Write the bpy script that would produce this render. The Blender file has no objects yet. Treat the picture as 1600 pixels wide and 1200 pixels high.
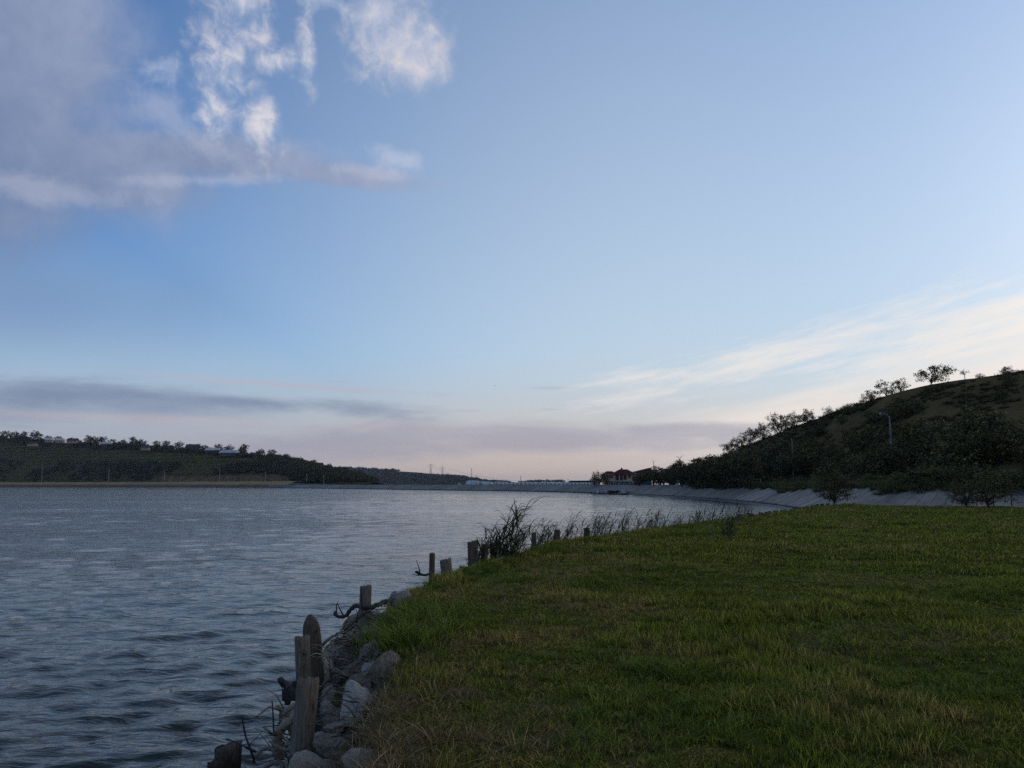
import bpy, bmesh, math, random
import numpy as np
from mathutils import Vector, Matrix

sc = bpy.context.scene
col = sc.collection
R = math.radians

# ------------------------------------------------------------------ camera
EYE = 2.6                      # metres above the lake; the meadow lies 0.95 above it
PITCH = 7.454
camd = bpy.data.cameras.new('Camera'); cam = bpy.data.objects.new('Camera', camd); col.objects.link(cam)
sc.camera = cam
camd.sensor_width = 36; camd.lens = 27; camd.clip_start = 0.1; camd.clip_end = 30000
cam.location = (0, 0, EYE); cam.rotation_euler = (R(90 + PITCH), 0, 0)

# ------------------------------------------------------------------ world / sky
SUN_EL, SUN_AZ = 9.0, 64.0
world = bpy.data.worlds.new('World'); sc.world = world; world.use_nodes = True
nt = world.node_tree

class S:
    """thin wrapper round a node socket so shader maths reads as maths"""
    tree = None
    def __init__(s, sock): s.s = sock
    @staticmethod
    def m(op, *a, clamp=False):
        n = S.tree.nodes.new('ShaderNodeMath'); n.operation = op; n.use_clamp = clamp
        for i, v in enumerate(a):
            if isinstance(v, S): S.tree.links.new(v.s, n.inputs[i])
            else: n.inputs[i].default_value = v
        return S(n.outputs[0])
    def __add__(a, b): return S.m('ADD', a, b)
    __radd__ = __add__
    def __mul__(a, b): return S.m('MULTIPLY', a, b)
    __rmul__ = __mul__
    def __sub__(a, b): return S.m('SUBTRACT', a, b)
    def __rsub__(a, b): return S.m('SUBTRACT', b, a)
    def __truediv__(a, b): return S.m('DIVIDE', a, b)
    def clamp(a): return S.m('ADD', a, 0.0, clamp=True)
    def max(a, b): return S.m('MAXIMUM', a, b)
    def min(a, b): return S.m('MINIMUM', a, b)
    def step(a, lo, hi):
        n = S.tree.nodes.new('ShaderNodeMapRange'); n.interpolation_type = 'SMOOTHSTEP'
        S.tree.links.new(a.s, n.inputs[0]); n.inputs[1].default_value = lo; n.inputs[2].default_value = hi
        return S(n.outputs[0])
def s_vec(x, y, z=0.0):
    n = S.tree.nodes.new('ShaderNodeCombineXYZ')
    for i, v in enumerate((x, y, z)):
        if isinstance(v, S): S.tree.links.new(v.s, n.inputs[i])
        else: n.inputs[i].default_value = v
    return S(n.outputs[0])
def s_noise(vec, scale, detail=6, rough=.55, dist=0.0, lac=2.0):
    n = S.tree.nodes.new('ShaderNodeTexNoise'); n.inputs['Scale'].default_value = scale
    n.inputs['Detail'].default_value = detail; n.inputs['Roughness'].default_value = rough
    n.inputs['Distortion'].default_value = dist; n.inputs['Lacunarity'].default_value = lac
    if vec is not None: S.tree.links.new(vec.s, n.inputs['Vector'])
    return S(n.outputs[0])
def s_mix(f, a, b):
    n = S.tree.nodes.new('ShaderNodeMix'); n.data_type = 'RGBA'; n.clamp_factor = True
    if isinstance(f, S): S.tree.links.new(f.s, n.inputs[0])
    else: n.inputs[0].default_value = f
    for i, v in ((6, a), (7, b)):
        if isinstance(v, S): S.tree.links.new(v.s, n.inputs[i])
        else: n.inputs[i].default_value = (*v, 1)
    return S(n.outputs[2])

def ray(px, py):
    """direction through a point of the 1600x1200 photograph"""
    u, v = (px - 800) / 1200, (600 - py) / 1200
    p = R(PITCH); c, s_ = math.cos(p), math.sin(p)
    return Vector((u, c - v * s_, s_ + v * c))
def azel(px, py):
    d = ray(px, py).normalized()
    return math.degrees(math.atan2(d.x, d.y)), math.degrees(math.asin(d.z))

S.tree = nt
bg = nt.nodes['Background']
tc = nt.nodes.new('ShaderNodeTexCoord')
sep = nt.nodes.new('ShaderNodeSeparateXYZ'); nt.links.new(tc.outputs['Generated'], sep.inputs[0])
dx, dy, dz = S(sep.outputs[0]), S(sep.outputs[1]), S(sep.outputs[2])
AZ = S.m('ARCTAN2', dx, dy) * (180 / math.pi)
EL = S.m('ARCSINE', dz) * (180 / math.pi)
skyt = nt.nodes.new('ShaderNodeTexSky'); skyt.sky_type = 'NISHITA'; skyt.sun_disc = False
skyt.sun_elevation = R(SUN_EL); skyt.sun_rotation = R(SUN_AZ)
skyt.air_density = 1.0; skyt.dust_density = 1.0; skyt.ozone_density = 4.5
SKY = 0.15
# everything below is in Nishita units: colours are display-linear / SKY
def C(r, g, b): return tuple(v / SKY for v in (r, g, b))
def srgb(r, g, b):
    f = lambda v: (v / 255 / 12.92) if v <= 10 else ((v / 255 + .055) / 1.055) ** 2.4
    return C(f(r), f(g), f(b))
skyc = S(skyt.outputs[0])
gain = nt.nodes.new('ShaderNodeMix'); gain.data_type = 'RGBA'; gain.blend_type = 'MULTIPLY'; gain.inputs[0].default_value = 1
nt.links.new(skyc.s, gain.inputs[6]); gain.inputs[7].default_value = (1.26, 1.44, 1.64, 1)
skyc = S(gain.outputs[2])
# thin high veil, thicker towards the sun and the horizon
csun = S.m('COSINE', (AZ - SUN_AZ) * (math.pi / 180))
lowel = (30.0 - EL).max(-20.0).min(30.0)
veil_f = (csun.step(-.28, .66) * (lowel * .0165 + .45)).max((22.0 - EL).step(0, 22) * .62).clamp()
skyc = s_mix(veil_f, skyc, C(.60, .69, .735))
# dusk haze along the horizon: mauve away from the sun, peach, then cream towards it
hz_col = s_mix(AZ.step(-30, 2), srgb(164, 160, 177), srgb(206, 184, 174))
hz_col = s_mix(AZ.step(2, 30), hz_col, srgb(234, 224, 216))
hz_f = 1.0 - EL.step(-1.0, 10.5)
skyc = s_mix(hz_f * .92, skyc, hz_col)

AE = s_vec(AZ, EL, 0.0)
def ell(px, py, rx, ry, rot=0.0):
    """distance from a soft elliptical cell of sky; radii in photo pixels, rot in degrees (counter-clockwise)"""
    a, e = azel(px, py); k = 60 / 1257.0
    n = nt.nodes.new('ShaderNodeMapping'); n.vector_type = 'TEXTURE'; nt.links.new(AE.s, n.inputs[0])
    n.inputs['Location'].default_value = (a, e, 0); n.inputs['Rotation'].default_value = (0, 0, R(rot))
    n.inputs['Scale'].default_value = (rx * k / math.cos(R(e)), ry * k, 1)
    q = nt.nodes.new('ShaderNodeVectorMath'); q.operation = 'LENGTH'; nt.links.new(n.outputs[0], q.inputs[0])
    return S(q.outputs['Value'])
def union(lst):
    m = lst[0]
    for q in lst[1:]: m = m.min(q)
    return 1.0 - m
P = s_vec(AZ * .1, EL * .1, 0.0)
PX = s_vec(AZ * .045, EL * .22, 3.0)                                  # stretched along the horizon
wisp = s_noise(P, 2.6, 6, .62, .35)
fine = s_noise(P, 6.5, 6, .60, .4)
soft = s_noise(P, .9, 3, .5, .3)
stre = s_noise(PX, 2.2, 6, .6, .25)

# thin grey veil low on the left
m = union([ell(-60, 450, 420, 120, 0), ell(-500, 430, 500, 150, 0)])
skyc = s_mix((m + (soft - .5) * .5).step(-.05, .9) * .6, skyc, srgb(116, 141, 180))
# big lavender cloud, upper left, with a tail to the right
m = union([ell(-120, 170, 330, 215, 0), ell(120, 262, 250, 82, 6), ell(330, 245, 230, 48, 4), ell(520, 272, 190, 26, -2), ell(30, 90, 200, 150, 30)])
dA = (m * 1.1 + (soft - .5) * .7 + (wisp - .5) * .55 + (fine - .5) * .12).step(.02, .72)
shade = (EL * .022 + (fine - .5) * .2 + (wisp - .5) * .45 + (soft - .5) * .5 + AZ * .014)
cA = s_mix((shade - .05).step(-.25, .55), srgb(116, 134, 168), srgb(168, 177, 203))
skyc = s_mix(dA * .94, skyc, cA)
# lit lower rims of that cloud
m = union([ell(70, 296, 170, 26, 2), ell(330, 282, 190, 15, 8), ell(585, 270, 110, 15, -3), ell(270, 190, 110, 34, -30)])
dR = (m + (wisp - .5) * 1.7 + (fine - .5) * .8).step(.1, .95)
skyc = s_mix(dR * .30, skyc, srgb(198, 200, 217))
# bright ragged column of cloud
m = union([ell(378, 0, 58, 120, 10), ell(356, 95, 54, 85, -8), ell(412, 190, 34, 72, 14), ell(335, 165, 30, 50, 0), ell(480, 95, 20, 64, 4), ell(430, 95, 60, 26, 8)])
dB = (m * .95 + (wisp - .5) * 1.5 + (fine - .5) * 1.3).step(.0, 1.15)
skyc = s_mix(dB * .92, skyc, s_mix((fine - .5 + (wisp - .5) * .6).step(-.2, .2), srgb(174, 188, 214), srgb(226, 220, 225)))
# round puff to its right
m = union([ell(622, 62, 98, 80, 0), ell(650, 100, 70, 52, 0), ell(590, 25, 60, 50, 0)])
dC = (m * 1.1 + (wisp - .5) * 1.2 + (fine - .5) * 1.1).step(.0, 1.1)
skyc = s_mix(dC * .88, skyc, s_mix((EL * -.03 + (fine - .5) * 1.1 + 1.0).step(-.1, .45), srgb(190, 196, 217), srgb(229, 220, 218)))
m = union([ell(240, 108, 45, 26, 20), ell(618, 248, 60, 22, -6), ell(505, 0, 40, 20, 0)])
dC2 = (m + (wisp - .5) * 1.6 + (fine - .5) * 1.2).step(.1, 1.0)
skyc = s_mix(dC2 * .45, skyc, srgb(205, 210, 226))
# cirrus fan on the right, rising away from the sun
a0, e0 = azel(1300, 540)
cr, sr = math.cos(R(10.5)), math.sin(R(10.5))
A0, E0 = AZ - a0, EL - e0
FU, FV = A0 * cr + E0 * sr, E0 * cr - A0 * sr
fan = s_noise(s_vec(FU * .05, FV * .5, 1.0), 2.3, 6, .62, .3)
fan2 = s_noise(s_vec(FU * .13, FV * .42, 5.0), 3.0, 5, .64, .6)
m = union([ell(1240, 545, 340, 34, 13.5), ell(1620, 470, 260, 46, 11), ell(1010, 588, 130, 16, 6), ell(1500, 530, 330, 60, 13), ell(2000, 420, 420, 90, 10)])
dD = (m * .9 + (fan - .5) * 2.2 + (fan2 - .5) * 1.0).step(-.12, 1.15)
skyc = s_mix(dD * .85, skyc, srgb(240, 234, 229))
m = union([ell(1500, 610, 460, 80, 14), ell(1200, 650, 330, 40, 10), ell(1900, 520, 500, 130, 10)])
dD2 = (m + (fan - .5) * .8).step(0, .95)
skyc = s_mix(dD2 * .82, skyc, srgb(240, 230, 222))
# flat dusk bands over the horizon
m = union([ell(90, 618, 460, 40, 0), ell(-350, 612, 420, 44, 0), ell(400, 630, 290, 20, -1), ell(-1100, 600, 500, 40, 0)])
dE = (m * 1.0 + (stre - .5) * 2.2).step(-.05, 1.1)
skyc = s_mix(dE * .78, skyc, srgb(116, 129, 160))
m = union([ell(420, 600, 300, 9, -2), ell(240, 655, 300, 12, 0), ell(600, 668, 300, 9, 0)])
dE2 = (m + (stre - .5) * 1.6).step(.1, .9)
skyc = s_mix(dE2 * .5, skyc, srgb(190, 178, 188))
m = union([ell(820, 685, 420, 32, -1), ell(560, 692, 300, 34, 0), ell(1050, 674, 160, 17, 0)])
dE3 = (m * 1.1 + (stre - .5) * 1.7).step(-.05, .9)
skyc = s_mix(dE3 * .6, skyc, srgb(152, 152, 173))
m = union([ell(860, 606, 60, 5, 0), ell(860, 640, 26, 3, 0), ell(730, 642, 40, 3, 0), ell(530, 597, 40, 4, 0)])
dE4 = (m + (stre - .5) * 1.4).step(.1, .9)
skyc = s_mix(dE4 * .4, skyc, srgb(178, 178, 192))
# broken cloud round the unseen sky, made denser to whiten the ambient light
outside = S.m('ABSOLUTE', AZ).step(40, 62).max(EL.step(34, 46))
plane = s_vec(dx / (dz.max(0.0) + .12), dy / (dz.max(0.0) + .12), 0.0)
oc = (s_noise(plane, .55, 4, .55, .3) + (s_noise(plane, 2.2, 3, .6, .3) - .5) * .35).step(.42, .72) * outside * EL.step(0, 6)
skyc = s_mix(oc * .8, skyc, s_mix(csun.step(-.6, .9), srgb(140, 152, 184), srgb(226, 220, 218)))

# light scattered by the veil round the sun, which stands behind the hill
sdv = nt.nodes.new('ShaderNodeVectorMath'); sdv.operation = 'DOT_PRODUCT'; nt.links.new(tc.outputs['Generated'], sdv.inputs[0])
sdv.inputs[1].default_value = (math.sin(R(SUN_AZ)) * math.cos(R(SUN_EL)), math.cos(R(SUN_AZ)) * math.cos(R(SUN_EL)), math.sin(R(SUN_EL)))
glow = S.m('POWER', S(sdv.outputs['Value']).max(0.0), 14.0) * 1.0
ga = nt.nodes.new('ShaderNodeMix'); ga.data_type = 'RGBA'; ga.blend_type = 'ADD'; nt.links.new((glow * .75).s, ga.inputs[0])
nt.links.new(skyc.s, ga.inputs[6]); ga.inputs[7].default_value = (*C(.80, .60, .40), 1); skyc = S(ga.outputs[2])
nt.links.new(skyc.s, bg.inputs[0]); bg.inputs[1].default_value = SKY

# ------------------------------------------------------------------ sun, almost down behind the hill on the right and veiled
sund = bpy.data.lights.new('Sun', 'SUN'); sun = bpy.data.objects.new('Sun', sund); col.objects.link(sun)
sund.energy = 0.18; sund.angle = R(6); sund.color = (1.0, .80, .62)
sd = Vector((math.sin(R(SUN_AZ)) * math.cos(R(SUN_EL)), math.cos(R(SUN_AZ)) * math.cos(R(SUN_EL)), math.sin(R(SUN_EL))))
sun.rotation_euler = (-sd).to_track_quat('-Z', 'Y').to_euler()

world.cycles.sampling_method = 'MANUAL'; world.cycles.sample_map_resolution = 512
cy = sc.cycles
cy.use_denoising = False
cy.max_bounces = 5; cy.diffuse_bounces = 2; cy.glossy_bounces = 3; cy.transmission_bounces = 3; cy.transparent_max_bounces = 6; cy.volume_bounces = 0
cy.caustics_reflective = False; cy.caustics_refractive = False

vs = sc.view_settings
vs.view_transform = 'Standard'; vs.look = 'None'; vs.exposure = 0.0; vs.gamma = 1.0; vs.use_curve_mapping = False

# ================================================================== helpers
rng = np.random.default_rng(7)
random.seed(7)

def at_z(px, py, z):
    d = ray(px, py); t = (z - EYE) / d.z
    return Vector((d.x * t, d.y * t, z))
def at_d(px, py, Y):
    d = ray(px, py); t = Y / d.y
    return Vector((d.x * t, Y, EYE + d.z * t))

def tag(o, label=None, cat=None, group=None, kind=None):
    if label: o['label'] = label
    if cat: o['category'] = cat
    if group: o['group'] = group
    if kind: o['kind'] = kind
    return o
def link(name, me, mats=None, parent=None, loc=None, rot=None):
    o = bpy.data.objects.new(name, me); col.objects.link(o)
    if mats is not None and me is not None and not me.materials:
        for m_ in (mats if isinstance(mats, (list, tuple)) else [mats]): me.materials.append(m_)
    if parent: o.parent = parent
    if loc is not None: o.location = loc
    if rot is not None: o.rotation_euler = rot
    return o
def empty(name, loc=(0, 0, 0), rz=0.0):
    o = bpy.data.objects.new(name, None); col.objects.link(o)
    o.location = loc; o.rotation_euler = (0, 0, rz); o.empty_display_size = .2
    return o
def mesh(name, v, f, smooth=False):
    me = bpy.data.meshes.new(name); me.from_pydata([tuple(map(float, p)) for p in v], [], f)
    if smooth: me.polygons.foreach_set('use_smooth', [True] * len(me.polygons))
    me.update(); return me
def mesh_np(name, v, quads, smooth=True, mats=None):
    """fast build from numpy arrays; quads is (n,4) or (n,3)"""
    me = bpy.data.meshes.new(name); k = quads.shape[1]; n = len(quads)
    me.vertices.add(len(v)); me.vertices.foreach_set('co', np.asarray(v, np.float32).ravel())
    me.loops.add(n * k); me.loops.foreach_set('vertex_index', np.asarray(quads, np.int32).ravel())
    me.polygons.add(n); me.polygons.foreach_set('loop_start', np.arange(0, n * k, k, dtype=np.int32))
    me.polygons.foreach_set('use_smooth', np.full(n, smooth)); me.update(calc_edges=True); me.validate()
    return me
def copy_tree(o, parent=None):
    c = o.copy(); col.objects.link(c); c.parent = parent
    for ch in list(o.children): copy_tree(ch, c)
    return c

class MB:
    """collects boxes, bars, tubes, polygons into one mesh"""
    def __init__(s): s.v = []; s.f = []
    def poly(s, pts):
        n = len(s.v); s.v += [tuple(p) for p in pts]; s.f.append(list(range(n, n + len(pts)))); return s
    def box(s, c, d, rz=0.0):
        n = len(s.v); c_, s_ = math.cos(rz), math.sin(rz)
        for z in (-1, 1):
            for x, y in ((-1, -1), (1, -1), (1, 1), (-1, 1)):
                X, Y = x * d[0] / 2, y * d[1] / 2
                s.v.append((c[0] + X * c_ - Y * s_, c[1] + X * s_ + Y * c_, c[2] + z * d[2] / 2))
        for q in ((3, 2, 1, 0), (4, 5, 6, 7), (0, 1, 5, 4), (1, 2, 6, 5), (2, 3, 7, 6), (3, 0, 4, 7)): s.f.append([n + i for i in q])
        return s
    def hexa(s, b, t):
        """bottom 4 points, top 4 points"""
        n = len(s.v); s.v += [tuple(p) for p in b] + [tuple(p) for p in t]
        for q in ((3, 2, 1, 0), (4, 5, 6, 7), (0, 1, 5, 4), (1, 2, 6, 5), (2, 3, 7, 6), (3, 0, 4, 7)): s.f.append([n + i for i in q])
        return s
    def tube(s, pts, rad, seg=6, cap=True):
        pts = [Vector(p) for p in pts]; n0 = len(s.v)
        rad = rad if hasattr(rad, '__len__') else [rad] * len(pts)
        up = Vector((.13, .31, .94))
        for i, p in enumerate(pts):
            t = (pts[min(i + 1, len(pts) - 1)] - pts[max(i - 1, 0)])
            t = t.normalized() if t.length > 1e-9 else Vector((0, 0, 1))
            a = t.cross(up); a = a.normalized() if a.length > 1e-3 else t.cross(Vector((1, 0, 0))).normalized()
            b = t.cross(a)
            for k in range(seg):
                th = 2 * math.pi * k / seg
                s.v.append(tuple(p + (a * math.cos(th) + b * math.sin(th)) * rad[i]))
        for i in range(len(pts) - 1):
            for k in range(seg):
                a_ = n0 + i * seg + k; b_ = n0 + i * seg + (k + 1) % seg
                s.f.append([a_, b_, b_ + seg, a_ + seg])
        if cap:
            s.f.append([n0 + k for k in range(seg)][::-1]); s.f.append([n0 + (len(pts) - 1) * seg + k for k in range(seg)])
        return s
    def build(s, name, mat_, parent=None, smooth=False, loc=None, rot=None):
        return link(name, mesh(name, s.v, s.f, smooth), mat_, parent, loc, rot)

# ------------------------------------------------------------------ procedural materials
def newmat(name):
    m_ = bpy.data.materials.new(name); m_.use_nodes = True
    t = m_.node_tree; b = t.nodes['Principled BSDF']; S.tree = t
    return m_, t, b
def pos():
    g = S.tree.nodes.new('ShaderNodeNewGeometry'); return S(g.outputs['Position'])
def objc():
    g = S.tree.nodes.new('ShaderNodeTexCoord'); return S(g.outputs['Object'])
def scalev(v, sx, sy, sz):
    n = S.tree.nodes.new('ShaderNodeVectorMath'); n.operation = 'MULTIPLY'
    S.tree.links.new(v.s, n.inputs[0]); n.inputs[1].default_value = (sx, sy, sz); return S(n.outputs[0])
def addv(a, b):
    n = S.tree.nodes.new('ShaderNodeVectorMath'); n.operation = 'ADD'
    S.tree.links.new(a.s, n.inputs[0]); S.tree.links.new(b.s, n.inputs[1]); return S(n.outputs[0])
def orand():
    n = S.tree.nodes.new('ShaderNodeObjectInfo'); return S(n.outputs['Random'])
def bump(b, h, strength, dist=.02):
    n = S.tree.nodes.new('ShaderNodeBump'); n.inputs['Strength'].default_value = strength; n.inputs['Distance'].default_value = dist
    S.tree.links.new(h.s, n.inputs['Height']); S.tree.links.new(n.outputs[0], b.inputs['Normal'])
def setc(b, c):
    S.tree.links.new(c.s, b.inputs['Base Color'])
def simple(name, c1, c2, scale=4.0, rough=.8, bmp=0.0, bscale=None, bd=.02, world_space=True, detail=6, spec=.3, metal=0.0, vary=0.0, stretch=(1, 1, 1)):
    m_, t, b = newmat(name); p = pos() if world_space else objc()
    if not world_space:
        r = orand(); p = addv(p, s_vec(r * 37.0, r * 11.0, r * 5.0))
    p = scalev(p, *stretch)
    n = s_noise(p, scale, detail, .6, .2)
    c = s_mix(n.step(.3, .7), c1, c2)
    if vary:
        r = orand(); hs = S.tree.nodes.new('ShaderNodeHueSaturation'); S.tree.links.new(c.s, hs.inputs['Color'])
        S.tree.links.new((r * vary * 2 + (1 - vary)).s, hs.inputs['Value']); c = S(hs.outputs[0])
    setc(b, c); b.inputs['Roughness'].default_value = rough; b.inputs['Specular IOR Level'].default_value = spec; b.inputs['Metallic'].default_value = metal
    if bmp: bump(b, s_noise(p, bscale or scale * 4, 7, .65, .2), bmp, bd)
    return m_

# ================================================================== plan of the place
# lake-side toe of the concrete bank, the dam and the far dike, in metres (x right, y ahead, waterline)
TOE = [(150, 6), (100, 30), (64, 44), (48, 48.5), (38, 52.5), (31, 57), (27.6, 61.5), (27.2, 67), (29, 80), (31.5, 95), (33, 112), (34, 136), (33.2, 165), (31.5, 188),
       (28, 206), (24, 223), (17, 260), (3, 298), (-14, 328), (-69, 416), (-161, 567), (-390, 780), (-594, 891), (-1100, 1080)]
FAR = [(-2600, 900), (-2400, -900), (-400, -1200), (150, -900)]
# top edge of the meadow, read off the photograph at meadow height
EDGE_PX = [(604, 1200), (600, 1145), (610, 1100), (626, 1050), (616, 1000), (618, 962), (650, 922), (700, 902), (780, 878), (870, 851), (1000, 833), (1100, 818), (1180, 808), (1240, 800), (1285, 793)]
GZ = 0.95
EDGE = [(-7, -60), (-3.2, -18), (-2.1, -5), (-1.35, 1.5)] + [tuple(at_z(x, y, GZ).xy) for x, y in EDGE_PX]
EDGE += [(27.5, 63), (31, 68)]
MEADOW = EDGE + [(60, 66), (150, 40), (150, -60)]

def seg_dist(pts, poly, closed):
    p = np.asarray(pts, float); d2 = np.full(len(p), 1e18); P_ = [np.array(q, float) for q in poly]
    n = len(P_); arc = np.zeros(len(p)); acc = 0.0
    for i in range(n if closed else n - 1):
        a, b = P_[i], P_[(i + 1) % n]; ab = b - a; L2 = ab @ ab
        t = np.clip(((p - a) @ ab) / L2, 0, 1); q = a + t[:, None] * ab
        dd = ((p - q) ** 2).sum(1); k = dd < d2; d2[k] = dd[k]; arc[k] = acc + t[k] * math.sqrt(L2); acc += math.sqrt(L2)
    return np.sqrt(d2), arc
def inside(pts, poly):
    p = np.asarray(pts, float); r = np.zeros(len(p), bool); n = len(poly)
    for i in range(n):
        (x1, y1), (x2, y2) = poly[i], poly[(i + 1) % n]
        c = ((y1 > p[:, 1]) != (y2 > p[:, 1]))
        with np.errstate(divide='ignore', invalid='ignore'):
            xi = (x2 - x1) * (p[:, 1] - y1) / (y2 - y1 + 1e-12) + x1
        r ^= c & (p[:, 0] < xi)
    return r
TOE_A = np.array(TOE); TOE_ARC = np.concatenate([[0], np.cumsum(np.linalg.norm(np.diff(TOE_A, axis=0), axis=1))])
ARC_DAM = TOE_ARC[15]; ARC_DIKE = TOE_ARC[20]
BASIN = TOE + FAR

def vnoise(x, y, s, seed=0):
    """cheap smooth value noise, numpy"""
    x = np.asarray(x, float) * s + seed * 17.3; y = np.asarray(y, float) * s - seed * 9.1
    xi, yi = np.floor(x).astype(np.int64), np.floor(y).astype(np.int64); fx, fy = x - xi, y - yi
    fx, fy = fx * fx * (3 - 2 * fx), fy * fy * (3 - 2 * fy)
    def h(a, b):
        n = (a * 374761393 + b * 668265263 + seed * 974711) & 0x7fffffff
        n = ((n ^ (n >> 13)) * 1274126177) & 0x7fffffff
        return ((n ^ (n >> 16)) & 0xffff) / 65535.0
    return (h(xi, yi) * (1 - fx) + h(xi + 1, yi) * fx) * (1 - fy) + (h(xi, yi + 1) * (1 - fx) + h(xi + 1, yi + 1) * fx) * fy
def fbm(x, y, s, oct=4, seed=0):
    r = 0; a = .5
    for i in range(oct): r = r + a * (vnoise(x, y, s * 2 ** i, seed + i) - .5); a *= .5
    return r

def ground_z(x, y):
    pts = np.stack([x, y], 1)
    dB, arc = seg_dist(pts, TOE, False); inb = inside(pts, BASIN); dB = np.where(inb, -dB, dB)
    dG, _ = seg_dist(pts, EDGE, False); inm = inside(pts, MEADOW); dG = np.where(inm, dG, -dG)
    crest = np.interp(arc, [0, TOE_ARC[6], TOE_ARC[9], ARC_DAM, ARC_DIKE, ARC_DIKE + 150], [2.5, 2.5, 2.55, 2.45, 2.4, 2.4])
    width = np.interp(arc, [0, TOE_ARC[9], ARC_DAM, ARC_DIKE, ARC_DIKE + 150], [5, 5, 5, 6, 20])
    t = np.clip(dB / width, -1, 1)
    zb = np.where(dB < 0, np.maximum(dB * .25, -1.6), crest * t)
    near = np.exp(-(x * x + y * y) / 900.0)
    bumps = fbm(x, y, .6, 3, 3) * .20 + fbm(x, y, .13, 2, 9) * .22
    # meadow: lip, then a short stony slope into the water
    zg = GZ + bumps * np.clip(dG / .8, 0, 1)
    zg = np.where(dG < 0, GZ - .05 * np.clip(-dG / .12, 0, 1) + np.where(dG > -.75, dG * .62, np.where(dG > -1.15, -.465 + (dG + .75) * 1.7, -1.145 + (dG + 1.15) * .45)), zg)
    zg = np.maximum(zg, -2.0)
    zin = np.where(inb, np.maximum(zb, zg), np.maximum(zb, np.where(inm, zg, -9)))
    return zin - np.where((dB > -.5) & (dB < width + .3) & (arc < ARC_DIKE), .16, 0)

# ================================================================== ground sheet
def polar(r0, r1, fac, a_front, a_rest, half=44):
    rr = [r0]
    while rr[-1] < r1: rr.append(rr[-1] * fac if callable(fac) is False else rr[-1] * fac(rr[-1]))
    front = np.linspace(-half, half, a_front); rest = np.linspace(half, 360 - half, a_rest)[1:-1]
    aa = np.radians(np.concatenate([front, rest])); rr = np.array(rr)
    A_, R_ = np.meshgrid(aa, rr); x = (R_ * np.sin(A_)).ravel(); y = (R_ * np.cos(A_)).ravel()
    na, nr = len(aa), len(rr)
    i, j = np.meshgrid(np.arange(nr - 1), np.arange(na), indexing='ij'); j2 = (j + 1) % na
    q = np.stack([i * na + j, i * na + j2, (i + 1) * na + j2, (i + 1) * na + j], -1).reshape(-1, 4)
    return x, y, q[:, ::-1].copy(), na, nr

def grass_mix(p, tone=None):
    """meadow colour: green, fresh green, dry straw patches, and dark patches with hollow shade painted in"""
    n1 = s_noise(scalev(p, 1, 1, 0), .55, 5, .6, .3); n2 = s_noise(scalev(p, 1, 1, 0), 2.6, 4, .6)
    n3 = s_noise(scalev(p, 1, 1, 0), .16, 3, .5)
    sx = S.tree.nodes.new('ShaderNodeSeparateXYZ'); S.tree.links.new(p.s, sx.inputs[0])
    X, Y = S(sx.outputs[0]), S(sx.outputs[1])
    c = s_mix(n1.step(.4, .62), (.180, .172, .015), (.255, .232, .026))
    c = s_mix(n3.step(.45, .62), c, (.20, .210, .019))
    near_edge = 1.0 - ((X * .8 - Y * .14 + .2)).step(-1.2, 2.2)
    dry = (n1 * .6 + n2 * .4 + near_edge * .07 + (n3 - .5) * .35).step(.50, .66)
    c = s_mix(dry * .85, c, (.36, .235, .066))
    dark = (n2 * .5 + s_noise(scalev(p, 1, 1, 0), 1.1, 3, .5) * .5).step(.54, .66)  # dark tufts, and shadow of ground hollows put into the colour
    return s_mix(dark * .55, c, (.060, .064, .009))

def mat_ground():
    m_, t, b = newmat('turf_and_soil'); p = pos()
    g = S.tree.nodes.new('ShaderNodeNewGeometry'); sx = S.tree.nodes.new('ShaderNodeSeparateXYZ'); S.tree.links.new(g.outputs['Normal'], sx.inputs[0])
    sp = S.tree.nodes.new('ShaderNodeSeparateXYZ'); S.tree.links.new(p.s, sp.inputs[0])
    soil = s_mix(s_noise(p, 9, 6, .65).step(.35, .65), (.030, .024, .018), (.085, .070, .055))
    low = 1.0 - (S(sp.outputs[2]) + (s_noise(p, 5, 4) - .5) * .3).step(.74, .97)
    shaded_thatch = s_mix(.62, grass_mix(p), (.016, .015, .006)); c = s_mix(low, shaded_thatch, soil)  # turf base, darkened in colour so gaps between blades look shaded
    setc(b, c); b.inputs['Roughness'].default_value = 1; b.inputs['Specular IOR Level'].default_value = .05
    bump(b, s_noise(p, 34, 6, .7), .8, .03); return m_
M = {}
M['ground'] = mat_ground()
gx, gy, gq, _, _ = polar(1.2, 9000, lambda r: 1.013 if r < 24 else 1.02 if r < 70 else 1.045, 420, 110)
gz = ground_z(gx, gy)
gr = np.hypot(gx, gy)
gdB, garc = seg_dist(np.stack([gx, gy], 1), TOE, False); ginb = inside(np.stack([gx, gy], 1), BASIN)
sag = np.clip((gr - 45) * .02, 0, 3.0) * np.where((gdB < 14 + gr * .05), 1, 0)
far_in = ginb & (gr > 100)
gz = np.where(far_in, -3.0, gz - sag * np.where(inside(np.stack([gx, gy], 1), MEADOW) & (gdB > 3) & ginb, 0, 1))
v = np.stack([gx, gy, gz], 1)
v0 = len(v); v = np.vstack([v, [[0, 0, GZ]]]); na0 = 420 + 108
tri = np.stack([np.full(na0, v0), (np.arange(na0) + 1) % na0, np.arange(na0)], 1)
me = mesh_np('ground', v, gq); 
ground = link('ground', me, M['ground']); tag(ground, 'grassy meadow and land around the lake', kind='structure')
# cap at the camera's feet
cap = [(1.3 * math.sin(a), 1.3 * math.cos(a), GZ - .01) for a in np.linspace(0, 2 * math.pi, 24, endpoint=False)]
bm_ = mesh('meadow_underfoot', cap, [list(range(24))[::-1]]); tag(link('meadow', bm_, M['ground']), 'patch of meadow underfoot', kind='structure')

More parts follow.
